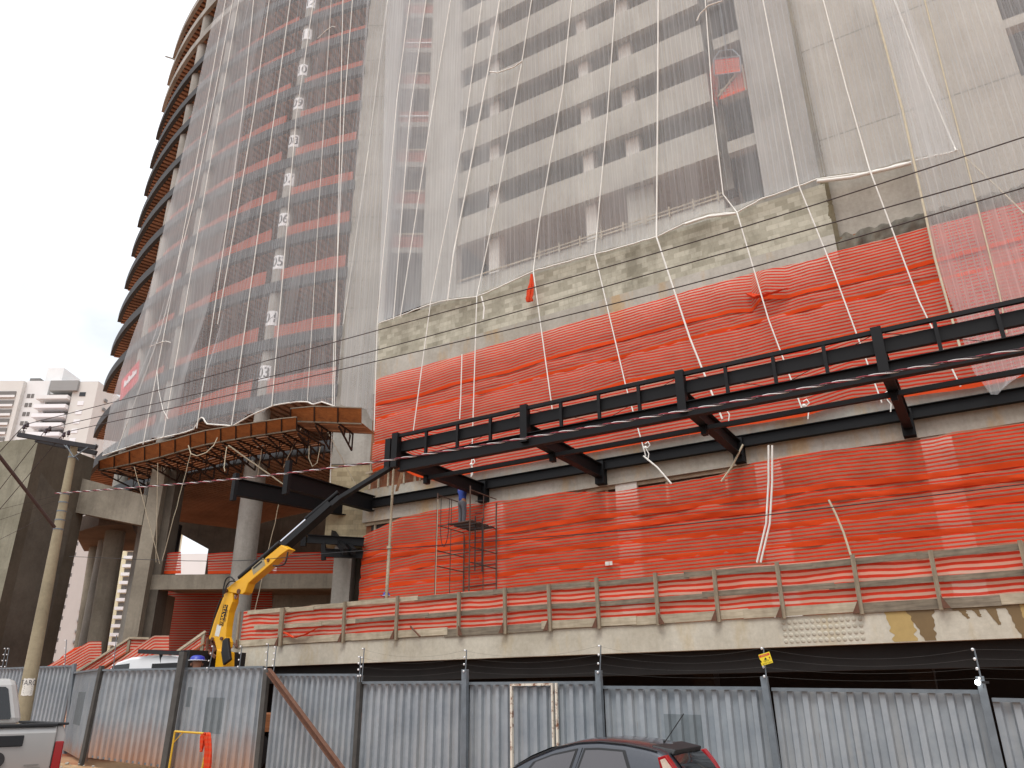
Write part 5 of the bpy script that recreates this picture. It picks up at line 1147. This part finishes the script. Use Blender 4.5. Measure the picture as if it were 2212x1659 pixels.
for i in range(14): m.ball((q.x - .005, 18.3 - .045, 4.3 + .14*i), .012, 6, 5)
m.build('pin_holes', M['ink'], o)
m = MB(); a = onP(868, 1010, 18.5); b = onP(853, 1062, 22.2); m.prism([a, a + Vector((.12, 0, 0)), b + Vector((.14, 0, 0)), b], (0, .02, 0)); tag(m.build('lifting_strap', M['rope_tan']), 'tan lifting strap hanging from the canopy corner', 'strap')
# ================================================================== truck with loader crane
tk = thing('crane_truck', (-21.5, 15.9, gz(-21.5, 15.9)), 'white crew-cab truck with a yellow folding crane, mostly behind the sheet fence', 'truck')
zg = gz(-21, 16); zr = 2.86
prof = [(-23.9, zg + .55), (-24.0, 1.55), (-23.75, 2.0), (-23.45, 2.52), (-23.1, 2.72), (-22.5, 2.83), (-21.5, zr), (-20.6, 2.83), (-20.1, 2.72), (-20.0, zg + .55)]
m = MB(); m.prism([(s, 14.9, z) for s, z in prof], (0, 2.1, 0)); m.build('cab', M['white'], tk, bevel=.07)
gl = NT('dark vehicle glass'); glm = gl.done(gl.pbsdf((.012,.013,.015,1), .06, 0.0))
m = MB(); m.prism([(-23.55, 14.89, 2.02), (-23.25, 14.89, 2.62), (-22.45, 14.89, 2.66), (-22.4, 14.89, 2.02)], (0, .02, 0)); m.build('side_window', glm, tk)
m = MB(); m.prism([(-22.3, 14.89, 2.02), (-22.3, 14.89, 2.52), (-21.3, 14.89, 2.55), (-21.3, 14.89, 2.02)], (0, .02, 0)) if False else m.box((-21.35, 14.88, 2.0), (-20.1, 14.895, 2.62)); m.build('side_window', M['black'], tk)
m = MB(); m.beam((-23.9, 14.75, 2.45), (-23.5, 14.88, 2.5), .03, .03); m.box((-24.02, 14.62, 2.2), (-23.9, 14.8, 2.52)); m.build('mirror', M['black'], tk)
m = MB(); m.beam((-22.0, 14.85, 2.98), (-19.9, 14.85, 2.86), .1, .12); m.beam((-21.05, 14.9, 2.9), (-20.9, 15.0, 2.3), .06, .08); m.box((-20.15, 14.9, 1.6), (-19.75, 16.9, 2.95)); m.build('head_rack', M['black'], tk)
m = MB(); m.box((-24, 15.1, zg + .45), (-14.5, 16.8, zg + .75)); m.build('chassis', M['black'], tk)
m = MB(); m.box((-19.0, 14.8, zg + .9), (-14.4, 17.1, zg + 1.3)); m.build('load_bed', M['woodbrown'], tk)
for s in (-23.0, -16.6, -15.5):
    for p0 in (14.85, 16.85):
        m = MB(); m.tube((s, p0, zg + .45), (s, p0 + .28, zg + .45), .45, 24); w_ = m.build('wheel', M['black'], tk); m = MB(); m.tube((s, p0 - .01, zg + .45), (s, p0 + .05, zg + .45), .24, 16); m.build('rim', M['galv'], w_)
pc_ = 15.75
def cp(x, y, o=0.0): return onP(x, y, pc_ + o)
def plate(name, px, mat, o0=-.12, o1=.12, par=tk, bev=.02, pfun=None):
    m = MB(); a = [cp(x, y, o0) for x, y in px]; m.prism(a, (0, o1 - o0, 0)); return m.build(name, mat, par, bevel=bev)
plate('crane_column', [(468, 1402), (483, 1408), (482, 1448), (463, 1448)], M['yellow'], -.2, .2)
inner = plate('inner_boom', [(484, 1283), (493, 1276), (503, 1277), (502, 1300), (494, 1322), (489, 1352), (487, 1376), (490, 1386), (489, 1397), (477, 1412), (468, 1405), (463, 1385), (450, 1381), (458, 1352), (467, 1328)], M['yellow'])
plate('counter_cover', [(480, 1384), (486, 1378), (491, 1378), (493, 1400), (496, 1425), (481, 1437), (477, 1410)], M['black'], -.28, -.18)
outer = plate('outer_boom', [(489, 1271), (508, 1256), (518, 1250), (607, 1177), (624, 1186), (603, 1201), (588, 1216), (544, 1253), (536, 1260), (529, 1279), (523, 1284), (504, 1281), (494, 1279)], M['yellow'], -.14, .14)
for (x, y, r) in ((497.5, 1276.5, .06), (524.5, 1278.5, .07), (588, 1211.5, .05), (467.5, 1381, .05), (487.5, 1380, .05), (471, 1406, .06)):
    m = MB(); c = cp(x, y); m.tube(c + Vector((0, -.17, 0)), c + Vector((0, .17, 0)), r, 14); m.build('pin', M['rust'], tk)
m = MB(); m.tube(cp(511, 1285, -.02), cp(497, 1308, -.02), .055, 12); m.build('lift_rod', M['chrome'], tk)
m = MB(); m.tube(cp(498, 1307, -.02), cp(489, 1334, -.02), .1, 12); m.box(tuple(cp(489, 1345, -.1)), tuple(cp(500, 1318, .1))); m.build('lift_cylinder', M['black'], tk)
def cpp(x, y): return onP(x, y, lerp(pc_, 17.7, max(0, min(1, (x - 520)/(840 - 520)))))
m = MB(); m.tube(cp(517, 1248, -.1), cp(605, 1172, -.1), .07, 10); m.build('extension_cylinder', M['black'], tk)
m = MB(); m.tube(cpp(604, 1173), cpp(690, 1097), .045, 10); m.build('extension_rod', M['chrome'], tk)
m = MB(); m.beam(cpp(604, 1190), cpp(716, 1091), .22, .30, (0, 1, 0)); m.build('telescopic_boom', M['steel'], tk)
m = MB(); m.beam(cpp(640, 1160), cpp(736, 1077), .17, .24, (0, 1, 0)); m.tube(cpp(660, 1122), cpp(731, 1063), .07, 10); m.build('telescopic_boom', M['steel'], tk)
m = MB(); m.beam(cpp(732, 1078), cpp(843, 1010), .13, .16, (0, 1, 0)); m.build('telescopic_boom', M['steel'], tk)
for pts in ([(506, 1253), (497, 1246), (488, 1252), (483, 1270), (482, 1290)], [(508, 1256), (498, 1256), (490, 1264), (485, 1282)], [(622, 1192), (616, 1216), (604, 1222), (590, 1222)], [(478, 1292), (468, 1318), (459, 1348), (452, 1372)]):
    m = MB(); m.path(spl([cp(x, y, -.22) for x, y in pts]), .022, 6); m.build('hose', M['black'], tk)
m = MB(); a, b = cp(453, 1383, -.1), cp(474, 1437, -.1); m.beam(a, cp(466, 1404, -.05), .08, .08); m.beam(cp(449, 1378, -.2), cp(447, 1405, -.2), .06, .06); m.beam(cp(447, 1405, -.2), cp(466, 1420, -.2), .06, .08); m.build('link_arm', M['rust'], tk)
# lettering on the inner boom
o0 = cp(482.5, 1329, -.124); ux = (cp(486.5, 1310, -.124) - cp(477, 1351, -.124)).normalized(); uy = Vector((-ux.z, 0, ux.x)); L_ = (cp(487, 1309, 0) - cp(478, 1352, 0)).length
m = MB(); w2, h2 = L_*.53, .1; m.quad(o0 - ux*w2 - uy*h2, o0 + ux*w2 - uy*h2, o0 + ux*w2 + uy*h2, o0 - ux*w2 + uy*h2); dcl = m.build('decal', M['ink'], inner)
m = MB(); yl = M['yellow']
letters(m, 'MATIC', .17, o0 + ux*.13*L_ + Vector((0, -.003, 0)), ux, uy, .001, .004); letters(m, 'G', .12, o0 - ux*.37*L_ + Vector((0, -.003, 0)), ux, uy, .001, .004)
for i in range(20):
    a0_, a1_ = 2*math.pi*i/20, 2*math.pi*(i+1)/20; c = o0 - ux*.37*L_ + Vector((0, -.004, 0)); f = lambda a, r: c + (ux*r*math.cos(a) + uy*r*math.sin(a))*.75
    m.quad(f(a0_, .105), f(a1_, .105), f(a1_, .122), f(a0_, .122))
m.build('lettering', yl, inner)
m = MB(); letters(m, 'GM 20.500', .075, o0 - uy*.14 + Vector((0, -.003, 0)), ux, uy, .001); m.build('small_lettering', M['ink'], inner)
m = MB(); c = cp(471, 1362, -.124); m.quad(c - ux*.16 - uy*.1, c + ux*.16 - uy*.1, c + ux*.16 + uy*.1, c - ux*.16 + uy*.1); m.build('notice_plate', M['paper'], inner)
o1 = cp(558, 1223, -.144); u2 = (cp(600, 1188, 0) - cp(520, 1255, 0)).normalized(); v2 = Vector((-u2.z, 0, u2.x)); m = MB(); m.quad(o1 - u2*.26 - v2*.13, o1 + u2*.26 - v2*.13, o1 + u2*.26 + v2*.13, o1 - u2*.26 + v2*.13); pl_ = m.build('maker_plate', plain('dull tin', srgb(160,150,120), .6), outer)
m = MB(); m.quad(o1 - u2*.2 + v2*.02 + Vector((0,-.003,0)), o1 + u2*.18 + v2*.02 + Vector((0,-.003,0)), o1 + u2*.18 + v2*.08 + Vector((0,-.003,0)), o1 - u2*.2 + v2*.08 + Vector((0,-.003,0))); m.build('plate_print', M['ink'], outer)
# ================================================================== pickup, rear end in view at the left edge
def paint(name, col, rough=.28): 
    t = NT(name); v = t.coord(); f = t.noise(v, 2.5, 4); z = t.sep(v)[2]
    c = t.mix(t.ramp(f, [(.35, (0,0,0)), (.7, (1,1,1))]), col, tuple(x*.9 for x in col[:3]) + (1,))
    d = t.ramp(t.math('ADD', z, t.math('MULTIPLY', f, .3)), [(.15, (1,1,1)), (.6, (0,0,0))]); c = t.mix(t.math('MULTIPLY', d, .45), c, srgb(150,112,88))
    p = t.n('BsdfPrincipled'); t.l(c, p.inputs['Base Color']); p.inputs['Roughness'].default_value = rough; p.inputs['Coat Weight'].default_value = .5; p.inputs['Coat Roughness'].default_value = .08
    return t.done(p.outputs[0])
silver = paint('silver paint', srgb(176,173,169)); 
sr, pr0, pr1 = -10.2, 4.3, 6.08; zg = gz(-11.5, 5.2)
pk = thing('pickup', (sr - 2.2, 5.2, zg), 'silver pickup parked at the left edge, seen from behind', 'pickup')
m = MB(); m.prism([(pr0, zg + .45), (pr0, zg + 1.1), (pr0 + .05, zg + 1.22), (pr0 + .12, zg + 1.22), (pr0 + .12, zg + .6), (pr1 - .12, zg + .6), (pr1 - .12, zg + 1.22), (pr1 - .05, zg + 1.22), (pr1, zg + 1.1), (pr1, zg + .45)] and [(sr, p, z) for p, z in [(pr0, zg + .45), (pr0, zg + 1.1), (pr0 + .05, zg + 1.22), (pr0 + .12, zg + 1.22), (pr0 + .12, zg + .6), (pr1 - .12, zg + .6), (pr1 - .12, zg + 1.22), (pr1 - .05, zg + 1.22), (pr1, zg + 1.1), (pr1, zg + .45)]], (-1.75, 0, 0)); m.build('bed', silver, pk, bevel=.02)
m = MB(); m.prism([(sr + .0, pr0 + .09, zg + .68), (sr + .03, pr0 + .09, zg + .74), (sr + .05, pr0 + .09, zg + 1.14), (sr + .02, pr0 + .09, zg + 1.205), (sr - .05, pr0 + .09, zg + 1.205), (sr - .05, pr0 + .09, zg + .68)], (0, pr1 - pr0 - .22, 0)); tg = m.build('tailgate', silver, pk, bevel=.012)
cpx = (pr0 + pr1)/2
m = MB(); m.box((sr + .045, pr1 - .80, zg + 1.0), (sr + .062, pr1 - .48, zg + 1.12)); m.build('handle', M['black'], tg, bevel=.012)
m = MB(); m.tube((sr + .03, pr1 - .72, zg + .86), (sr + .052, pr1 - .72, zg + .86), .085, 24); m.build('badge', plain('dark badge', srgb(46,42,42), .4), tg)
m = MB(); m.box((sr + .04, pr1 - .42, zg + .785), (sr + .045, pr1 - .26, zg + .80)); m.box((sr + .04, pr1 - .40, zg + .755), (sr + .045, pr1 - .24, zg + .765)); m.build('small_emblem', plain('emblem grey', srgb(140,134,126), .4), tg)
red = NT('red lamp lens'); rl = red.done(red.pbsdf(srgb(150,16,22), .12)); 
for pq in (pr1, pr0):
    d = 1 if pq == pr1 else -1
    m = MB(); m.prism([(sr - .10, pq + .006*d, zg + .62), (sr - .10, pq + .006*d, zg + 1.04), (sr + .03, pq - .02*d, zg + 1.04), (sr + .04, pq - .02*d, zg + .62)], (0, -.1*d, 0)); m.build('tail_light', rl, pk, bevel=.012)
m = MB(); m.box((sr - .02, pr0 + .05, zg + .42), (sr + .14, pr1 - .02, zg + .60)); m.build('bumper', plain('bumper grey', srgb(128,126,122), .35, .5), pk, bevel=.03)
m = MB(); m.box((sr - 1.7, pr0 + .0, zg + 1.222), (sr + .03, pr0 + .13, zg + 1.25)); m.box((sr - 1.7, pr1 - .13, zg + 1.222), (sr + .03, pr1, zg + 1.25)); m.box((sr - .05, pr0 + .135, zg + 1.207), (sr + .06, pr1 - .135, zg + 1.245)); m.build('rail_cap', M['black'], pk, bevel=.01)
c0, c1 = sr - 1.78, sr - 3.6
m = MB(); m.hexa([(c1 - .75, pr0, zg + .5), (c0, pr0, zg + .5), (c0, pr1, zg + .5), (c1 - .75, pr1, zg + .5)], [(c1 - .75, pr0 + .02, zg + 1.16), (c0, pr0 + .02, zg + 1.2), (c0, pr1 - .02, zg + 1.2), (c1 - .75, pr1 - .02, zg + 1.16)])
m.hexa([(c1 - .7, pr0 + .04, zg + 1.162), (c0, pr0 + .04, zg + 1.202), (c0, pr1 - .04, zg + 1.202), (c1 - .7, pr1 - .04, zg + 1.162)], [(c1 + .1, pr0 + .2, zg + 1.78), (c0 - .12, pr0 + .2, zg + 1.8), (c0 - .12, pr1 - .2, zg + 1.8), (c1 + .1, pr1 - .2, zg + 1.78)]); m.build('cab', silver, pk, bevel=.09)
m = MB(); f = lambda p, z: (lerp(c0, c0 - .12, (z - zg - 1.2)/.6) + .012, p, z)
m.prism([f(pr0 + .22, zg + 1.27), f(pr1 - .22, zg + 1.27), f(pr1 - .21, zg + 1.30), f(pr1 - .30, zg + 1.66), f(pr1 - .34, zg + 1.69), f(pr0 + .34, zg + 1.69), f(pr0 + .30, zg + 1.66)], (-.008, 0, 0)); m.build('rear_window', glm, pk)
m = MB(); m.box((c1 - 1.9, pr0, zg + .5), (c1 - .752, pr1, zg + 1.08)); m.build('bonnet', silver, pk, bevel=.12)
for s in (sr - .85, c1 - 1.1):
    for p0 in (pr0 - .02, pr1 - .22):
        m = MB(); m.tube((s, p0, zg + .36), (s, p0 + .24, zg + .36), .36, 24); w_ = m.build('wheel', M['black'], pk); m = MB(); m.tube((s, p0 - .005, zg + .36), (s, p0 + .245, zg + .36), .2, 16); m.build('rim', M['galv'], w_)
ro = -13.8; cw = toW((sr, pr1, 0)); rm = Matrix.Rotation(-PHI + R(ro), 3, 'Z'); base = cw - rm @ Vector((2.2, pr1 - 5.2, 0)); pk.location = (base.x, base.y, zg - .09); pk.rotation_euler = (0, 0, -PHI + R(ro))
# ================================================================== dark hatchback, its roof and rear in view at the bottom
char = NT('charcoal metallic'); v = char.coord(); f = char.noise(v, 60, 2); p = char.n('BsdfPrincipled'); char.l(char.mix(f, srgb(44,47,54), srgb(58,61,69)), p.inputs['Base Color']); p.inputs['Metallic'].default_value = .35; p.inputs['Roughness'].default_value = .3; p.inputs['Coat Weight'].default_value = .8; p.inputs['Coat Roughness'].default_value = .05; charm = char.done(p.outputs[0])
tint = NT('tinted glass'); p = tint.n('BsdfPrincipled'); p.inputs['Base Color'].default_value = (.05,.045,.05,1); p.inputs['Roughness'].default_value = .04; p.inputs['Coat Weight'].default_value = 1.0; tintm = tint.done(p.outputs[0])
pn = 9.95; W_ = 1.68; zg = gz(-5, 10.8)
car = thing('hatchback', (-5, pn + W_/2, zg), 'dark grey hatchback parked along the fence, only its glasshouse and tail in view', 'car')
top_ = [(-6.99, .28), (-6.85, .45), (-6.6, .56), (-6.12, .76), (-5.75, .93), (-5.35, 1.06), (-4.95, 1.135), (-4.6, 1.15), (-4.2, 1.13), (-3.85, 1.085), (-3.62, 1.04), (-3.42, .86), (-3.28, .66), (-3.12, .52), (-3.02, .35)]
belt = [(-6.99, .20), (-6.5, .42), (-6.1, .54), (-4.2, .62), (-3.5, .64), (-3.2, .50), (-3.02, .28)]
def sect(s):
    zt_ = interp(top_, s); zb_ = min(interp(belt, s), zt_ - .03); h = max(0, (zt_ - zb_)/.55)
    end = min(1, (s + 7.06)/.5, (-2.97 - s)/.35)**.5
    w = W_/2*(.80 + .20*max(0, min(1, end))); wt = w - .17*min(1, h)
    return [(0, zt_ + .02), (wt*.5, zt_ + .015), (wt*.82, zt_ - .005), (wt*.96, zt_ - .035), (wt, zt_ - .075*min(1, .3 + h)), (lerp(wt, w, .5), lerp(zt_ - .075*min(1, .3 + h), zb_, .5)), (w - .015, zb_ + .01), (w, zb_ - .04), (w + .01, zb_ - .25), (w, zg + .35), (w - .06, zg + .2)]
st = [-7.0 + i*.1 for i in range(41)]; m = MB(); vs = []; cpn = pn + W_/2
for s in st:
    c = sect(s); row = [(s, cpn - x, z) for x, z in c[::-1]] + [(s, cpn + x, z) for x, z in c[1:]]; vs += row
k = 21; m.add(vs, [(j*k + i, j*k + i + 1, (j+1)*k + i + 1, (j+1)*k + i) for j in range(len(st) - 1) for i in range(k - 1)], smooth=True)
m.add([v_ for v_ in vs[:k]], [tuple(range(k))]); m.add([v_ for v_ in vs[-k:]], [tuple(range(k))]); m.build('body', charm, car)
def gside(s, t, off=.006, side=-1):
    c = sect(s); x = lerp(c[6][0], c[4][0], t) + off*1.0; z = lerp(c[6][1], c[4][1], t); return Vector((s, cpn + side*x, z + off*.35))
def win(name, s0, s1, t0, t1, mat, slant0=0.0, slant1=0.0, off=.006, n=14):
    for side in (-1, 1):
        m = MB(); m.grid(lambda u, v: gside(lerp(s0 + slant0*v, s1 + slant1*v, u), lerp(t0, t1, v), off, side), n, 5); m.build(name, mat, car)
win('window_trim', -6.02, -5.08, .02, .96, M['black'], .34, .14); win('window_trim', -5.0, -3.98, .02, .96, M['black'], .16, -.20)
win('side_window', -5.96, -5.12, .06, .9, tintm, .33, .14, .011); win('side_window', -4.96, -4.04, .06, .9, tintm, .15, -.18, .011)
m = MB(); m.path([gside(-5.02 + .012*0 + .15*(i/8), .02 + .95*i/8, .004) for i in range(9)], .005, 4); m.path([Vector((lerp(-6.05, -3.7, i/20), cpn - (sect(lerp(-6.05, -3.7, i/20))[3][0] + .004), sect(lerp(-6.05, -3.7, i/20))[3][1] + .012)) for i in range(21)], .009, 5); m.build('seam', M['black'], car)
m = MB(); m.grid(lambda u, v: Vector((lerp(-6.08, -5.45, v), cpn + lerp(-.6, .6, u)*lerp(1.1, .95, v), interp(top_, lerp(-6.08, -5.45, v)) + .028 - .02*abs(u - .5))), 8, 6); m.build('windscreen', tintm, car)
m = MB(); m.grid(lambda u, v: Vector((lerp(-3.22, -3.58, v) + .012, cpn + lerp(-.56, .56, u)*lerp(1.08, .98, v), interp(top_, lerp(-3.22, -3.58, v)) + .030 - .03*abs(u - .5))), 8, 6); m.build('rear_window', glm, car)
m = MB(); m.hexa([(-3.84, cpn - .56, 1.06), (-3.53, cpn - .53, 0.985), (-3.53, cpn + .53, 0.985), (-3.84, cpn + .56, 1.06)], [(-3.84, cpn - .54, 1.10), (-3.50, cpn - .5, 1.045), (-3.50, cpn + .5, 1.045), (-3.84, cpn + .54, 1.10)]); m.build('spoiler', M['black'], car, bevel=.015)
wl = plain('clear lamp lens', srgb(214,196,178), .12, var=.25, scale=30)
for side in (-1, 1):
    x = lambda s, d=0: cpn + side*(sect(s)[5][0] + .012 + d)
    m = MB(); P = [(-3.66, .97), (-3.54, 1.0), (-3.42, .86), (-3.26, .62), (-3.22, .45), (-3.36, .45), (-3.5, .66), (-3.62, .82)]
    m.prism([(s, x(s) , z) for s, z in P], (0, -side*.12, 0)); lm_ = m.build('tail_light', rl, car, bevel=.008)
    m = MB(); P = [(-3.62, .945), (-3.545, .965), (-3.43, .84), (-3.40, .78), (-3.50, .79), (-3.585, .85)]
    m.prism([(s, x(s, .006), z) for s, z in P], (0, -side*.05, 0)); m.build('lamp_lens', wl, lm_)
q = Vector((-3.86, cpn - .05, 1.10)); m = MB(); m.tube(q, q + Vector((.34, 0, .36)), .007, 6); m.tube(q - Vector((0, 0, .02)), q + Vector((0, 0, .03)), .016, 8); m.build('antenna', M['black'], car)
m = MB(); m.ball((-6.0, pn - .09, .70), .09, 10, 8, (1.1, .8, .75)); m.beam((-5.98, pn - .06, .66), (-5.92, pn + .06, .62), .03, .05); m.build('door_mirror', charm, car)
for s in (-6.25, -3.75):
    for p0 in (pn + .02, pn + W_ - .24):
        m = MB(); m.tube((s, p0, zg + .3), (s, p0 + .2, zg + .3), .3, 24); w_ = m.build('wheel', M['black'], car); m = MB(); m.tube((s, p0 - .006, zg + .3), (s, p0 + .206, zg + .3), .19, 16); m.build('rim', M['galv'], w_)
car.scale = (.9, 1, 1); car.location = toW((-5.19, pn + W_/2, gz(-5, 10.8) - .06))
# ================================================================== far apartment towers
def tower_far(name, label, pts_bldg): pass
YA = 200.0
def pq(x, y, Y=YA): return onY(x, y, Y)
bw_ = plain('white render', srgb(226,225,223), .9, var=.06, scale=.3); bb = plain('beige render', srgb(214,211,205), .9, var=.06, scale=.3); bg = plain('grey render', srgb(150,150,148), .9, var=.08, scale=.3); bdk = plain('window shade', srgb(120,116,112), .5, var=.3, scale=.4); bblk = plain('dark window', srgb(40,42,46), .3); bsh = plain('pale shutter', srgb(232,232,234), .7, var=.03)
apt = thing('apartment_block', (pq(120, 1500).x, YA, 0), 'tall white and beige apartment block with stacked balconies, far behind at the left', 'building', fr='W')
def bx(xa, xb, yt, Y0, depth, name, mat, par=apt, zb=0.0, yref=830):
    a = onY(xa, yref, Y0); b = onY(xb, yref, Y0); zt_ = onY(xa, yt, Y0).z; m = MB(); m.box((a.x, Y0, zb), (b.x, Y0 + depth, zt_)); return m.build(name, mat, par)
bx(-60, 50, 823, YA, 22, 'wing', bb); bx(50.5, 107, 823, YA + 1.5, 20, 'wing', bw_); bx(108, 168, 822, YA - .5, 8, 'crown', bg, zb=onY(108, 845, YA).z); bx(107.5, 160, 846, YA + 2.5, 18, 'wing', bw_)
xe = onY(212, 830, YA).x; 
bx(160.5, 212, 824, YA + .5, 26, 'wing', bb); bx(95, 131, 795, YA + 6, 9, 'tank_room', bw_); bx(62, 84, 817, YA + 4, 3, 'roof_hatch', bdk); bx(66, 82, 845, YA + 2.2, 1, 'grey_strip', bg)
flh = 2.72; ztop = onY(120, 850, YA).z
for k in range(30):
    z = ztop - flh*k
    if z < 8: break
    x0, x1 = onY(84, 850, YA).x, onY(152, 850, YA).x
    m = MB(); m.box((x0, YA - 1.0, z - 1.9), (x1, YA + 2.4, z - .8)); m.build('balcony', bsh if k % 7 else bw_, apt)
    m = MB(); m.box((x0 + .1, YA + 2.3, z - .8), (x1 - .5, YA + 2.45, z + .75)); m.build('balcony_door', bdk, apt)
    x0, x1 = onY(-20, 850, YA).x, onY(35, 850, YA).x
    m = MB(); m.box((x0, YA - .25, z - .75), (x1, YA - .02, z + .7)); m.build('balcony_recess', bdk, apt); m = MB(); m.box((x0, YA - .5, z - 1.2), (x1, YA - .27, z - .5)); m.build('balcony_rail', bw_, apt)
    for xa, xb in ((52, 59), (61, 67)):
        a, b = onY(xa, 850, YA).x, onY(xb, 850, YA).x; m = MB(); m.box((a, YA + 1.4, z - .7), (b, YA + 1.49, z + .5)); m.build('window', bdk, apt)
    a, b = onY(170, 850, YA).x, onY(183, 850, YA).x; m = MB(); m.box((a, YA + .38, z - .7), (b, YA + .49, z + .5)); m.build('shutter', bsh if k else bblk, apt)
    for dy in (5, 14):
        m = MB(); m.box((xe - .0, YA + dy, z - .6), (xe + .12, YA + dy + 1.3, z + .3)); m.build('side_window', bdk, apt)
YB = 262.0
crm = plain('cream render', srgb(226,218,186), .9, var=.05, scale=.3)
ct = thing('cream_tower', (onY(270, 1400, YB).x, YB, 0), 'cream apartment tower with a single stack of white balconies, seen between the lobby columns', 'building', fr='W')
a, b = onY(212, 1250, YB).x, onY(325, 1250, YB).x; m = MB(); m.box((a, YB, 0), (b, YB + 20, 62)); m.build('wall', crm, ct)
xa_, xb_ = onY(263, 1250, YB).x, onY(281, 1250, YB).x
for k in range(22):
    z = 2.0 + 2.75*k; m = MB(); m.box((xa_, YB - 1.4, z), (xb_, YB - .01, z + 1.0)); m.build('balcony', bsh, ct); m = MB(); m.box((xa_ + .4, YB - .12, z + 1.05), (xb_ - .5, YB - .02, z + 2.5)); m.build('balcony_door', bdk, ct)
m = MB(); x = onY(392, 1215, 110).x; m.box((x - 3, 110, 0), (onY(640, 1215, 110).x, 122, onY(420, 1196, 110).z)); tag(m.build('distant_hall', bw_, None, fr='W'), 'plain white building seen through the gaps in the back of the lobby', 'building')
# ================================================================== camera, sky, sun
cam = bpy.data.cameras.new('camera'); co = bpy.data.objects.new('camera', cam); COL.objects.link(co)
cam.sensor_fit = 'HORIZONTAL'; cam.sensor_width = 36; cam.lens = FPX/2212*36; cam.clip_end = 5000; cam.clip_start = .1
rot = Matrix((XC, YC, UP)) ; co.matrix_world = Matrix.Translation(EYE) @ rot.to_4x4()
scene.camera = co
w = bpy.data.worlds.new('World'); scene.world = w; w.use_nodes = True; nt = w.node_tree; nt.nodes.clear()
out = nt.nodes.new('ShaderNodeOutputWorld'); bgd = nt.nodes.new('ShaderNodeBackground'); sky = nt.nodes.new('ShaderNodeTexSky'); sky.sky_type = 'NISHITA'; sky.sun_disc = False
SE, SA = R(58), R(200)
sky.sun_elevation = SE; sky.sun_rotation = SA; sky.dust_density = 6; sky.air_density = 1.0
tc = nt.nodes.new('ShaderNodeTexCoord'); nz1 = nt.nodes.new('ShaderNodeTexNoise'); nz1.inputs['Scale'].default_value = 2.2; nz1.inputs['Detail'].default_value = 6; nz1.inputs['Roughness'].default_value = .55
mp = nt.nodes.new('ShaderNodeMapping'); mp.inputs['Scale'].default_value = (1, 1, 2.2); nt.links.new(tc.outputs['Generated'], mp.inputs[0]); nt.links.new(mp.outputs[0], nz1.inputs['Vector'])
rp = nt.nodes.new('ShaderNodeValToRGB'); rp.color_ramp.elements[0].position = .36; rp.color_ramp.elements[0].color = (7.6, 8.0, 8.6, 1); rp.color_ramp.elements[1].position = .62; rp.color_ramp.elements[1].color = (11.6, 11.9, 12.3, 1)
nt.links.new(nz1.outputs['Fac'], rp.inputs[0])
mx = nt.nodes.new('ShaderNodeMix'); mx.data_type = 'RGBA'; mx.inputs[0].default_value = .88
nt.links.new(sky.outputs[0], mx.inputs[6]); nt.links.new(rp.outputs[0], mx.inputs[7])
# an overcast sky is brighter overhead than near the horizon
sx = nt.nodes.new('ShaderNodeSeparateXYZ'); nt.links.new(tc.outputs['Generated'], sx.inputs[0]); mr = nt.nodes.new('ShaderNodeMapRange'); mr.inputs['From Min'].default_value = 0; mr.inputs['From Max'].default_value = 1; mr.inputs['To Min'].default_value = .8; mr.inputs['To Max'].default_value = 1.5; nt.links.new(sx.outputs[2], mr.inputs['Value'])
vm = nt.nodes.new('ShaderNodeVectorMath'); vm.operation = 'SCALE'; nt.links.new(mx.outputs[2], vm.inputs[0]); nt.links.new(mr.outputs[0], vm.inputs['Scale'])
nt.links.new(vm.outputs[0], bgd.inputs['Color']); bgd.inputs['Strength'].default_value = .095; nt.links.new(bgd.outputs[0], out.inputs['Surface'])
sl_ = bpy.data.lights.new('sun', 'SUN'); sl_.energy = 1.3; sl_.angle = R(25); sl_.color = (1, .985, .965); so = bpy.data.objects.new('sun', sl_); COL.objects.link(so)
dv = Vector((math.sin(SA)*math.cos(SE), math.cos(SA)*math.cos(SE), math.sin(SE))); so.rotation_euler = (-dv).to_track_quat('-Z', 'Y').to_euler()
scene.view_settings.view_transform = 'Standard'; scene.view_settings.look = 'None'; scene.view_settings.exposure = .35; scene.view_settings.gamma = 1
scene.cycles.transparent_max_bounces = 24
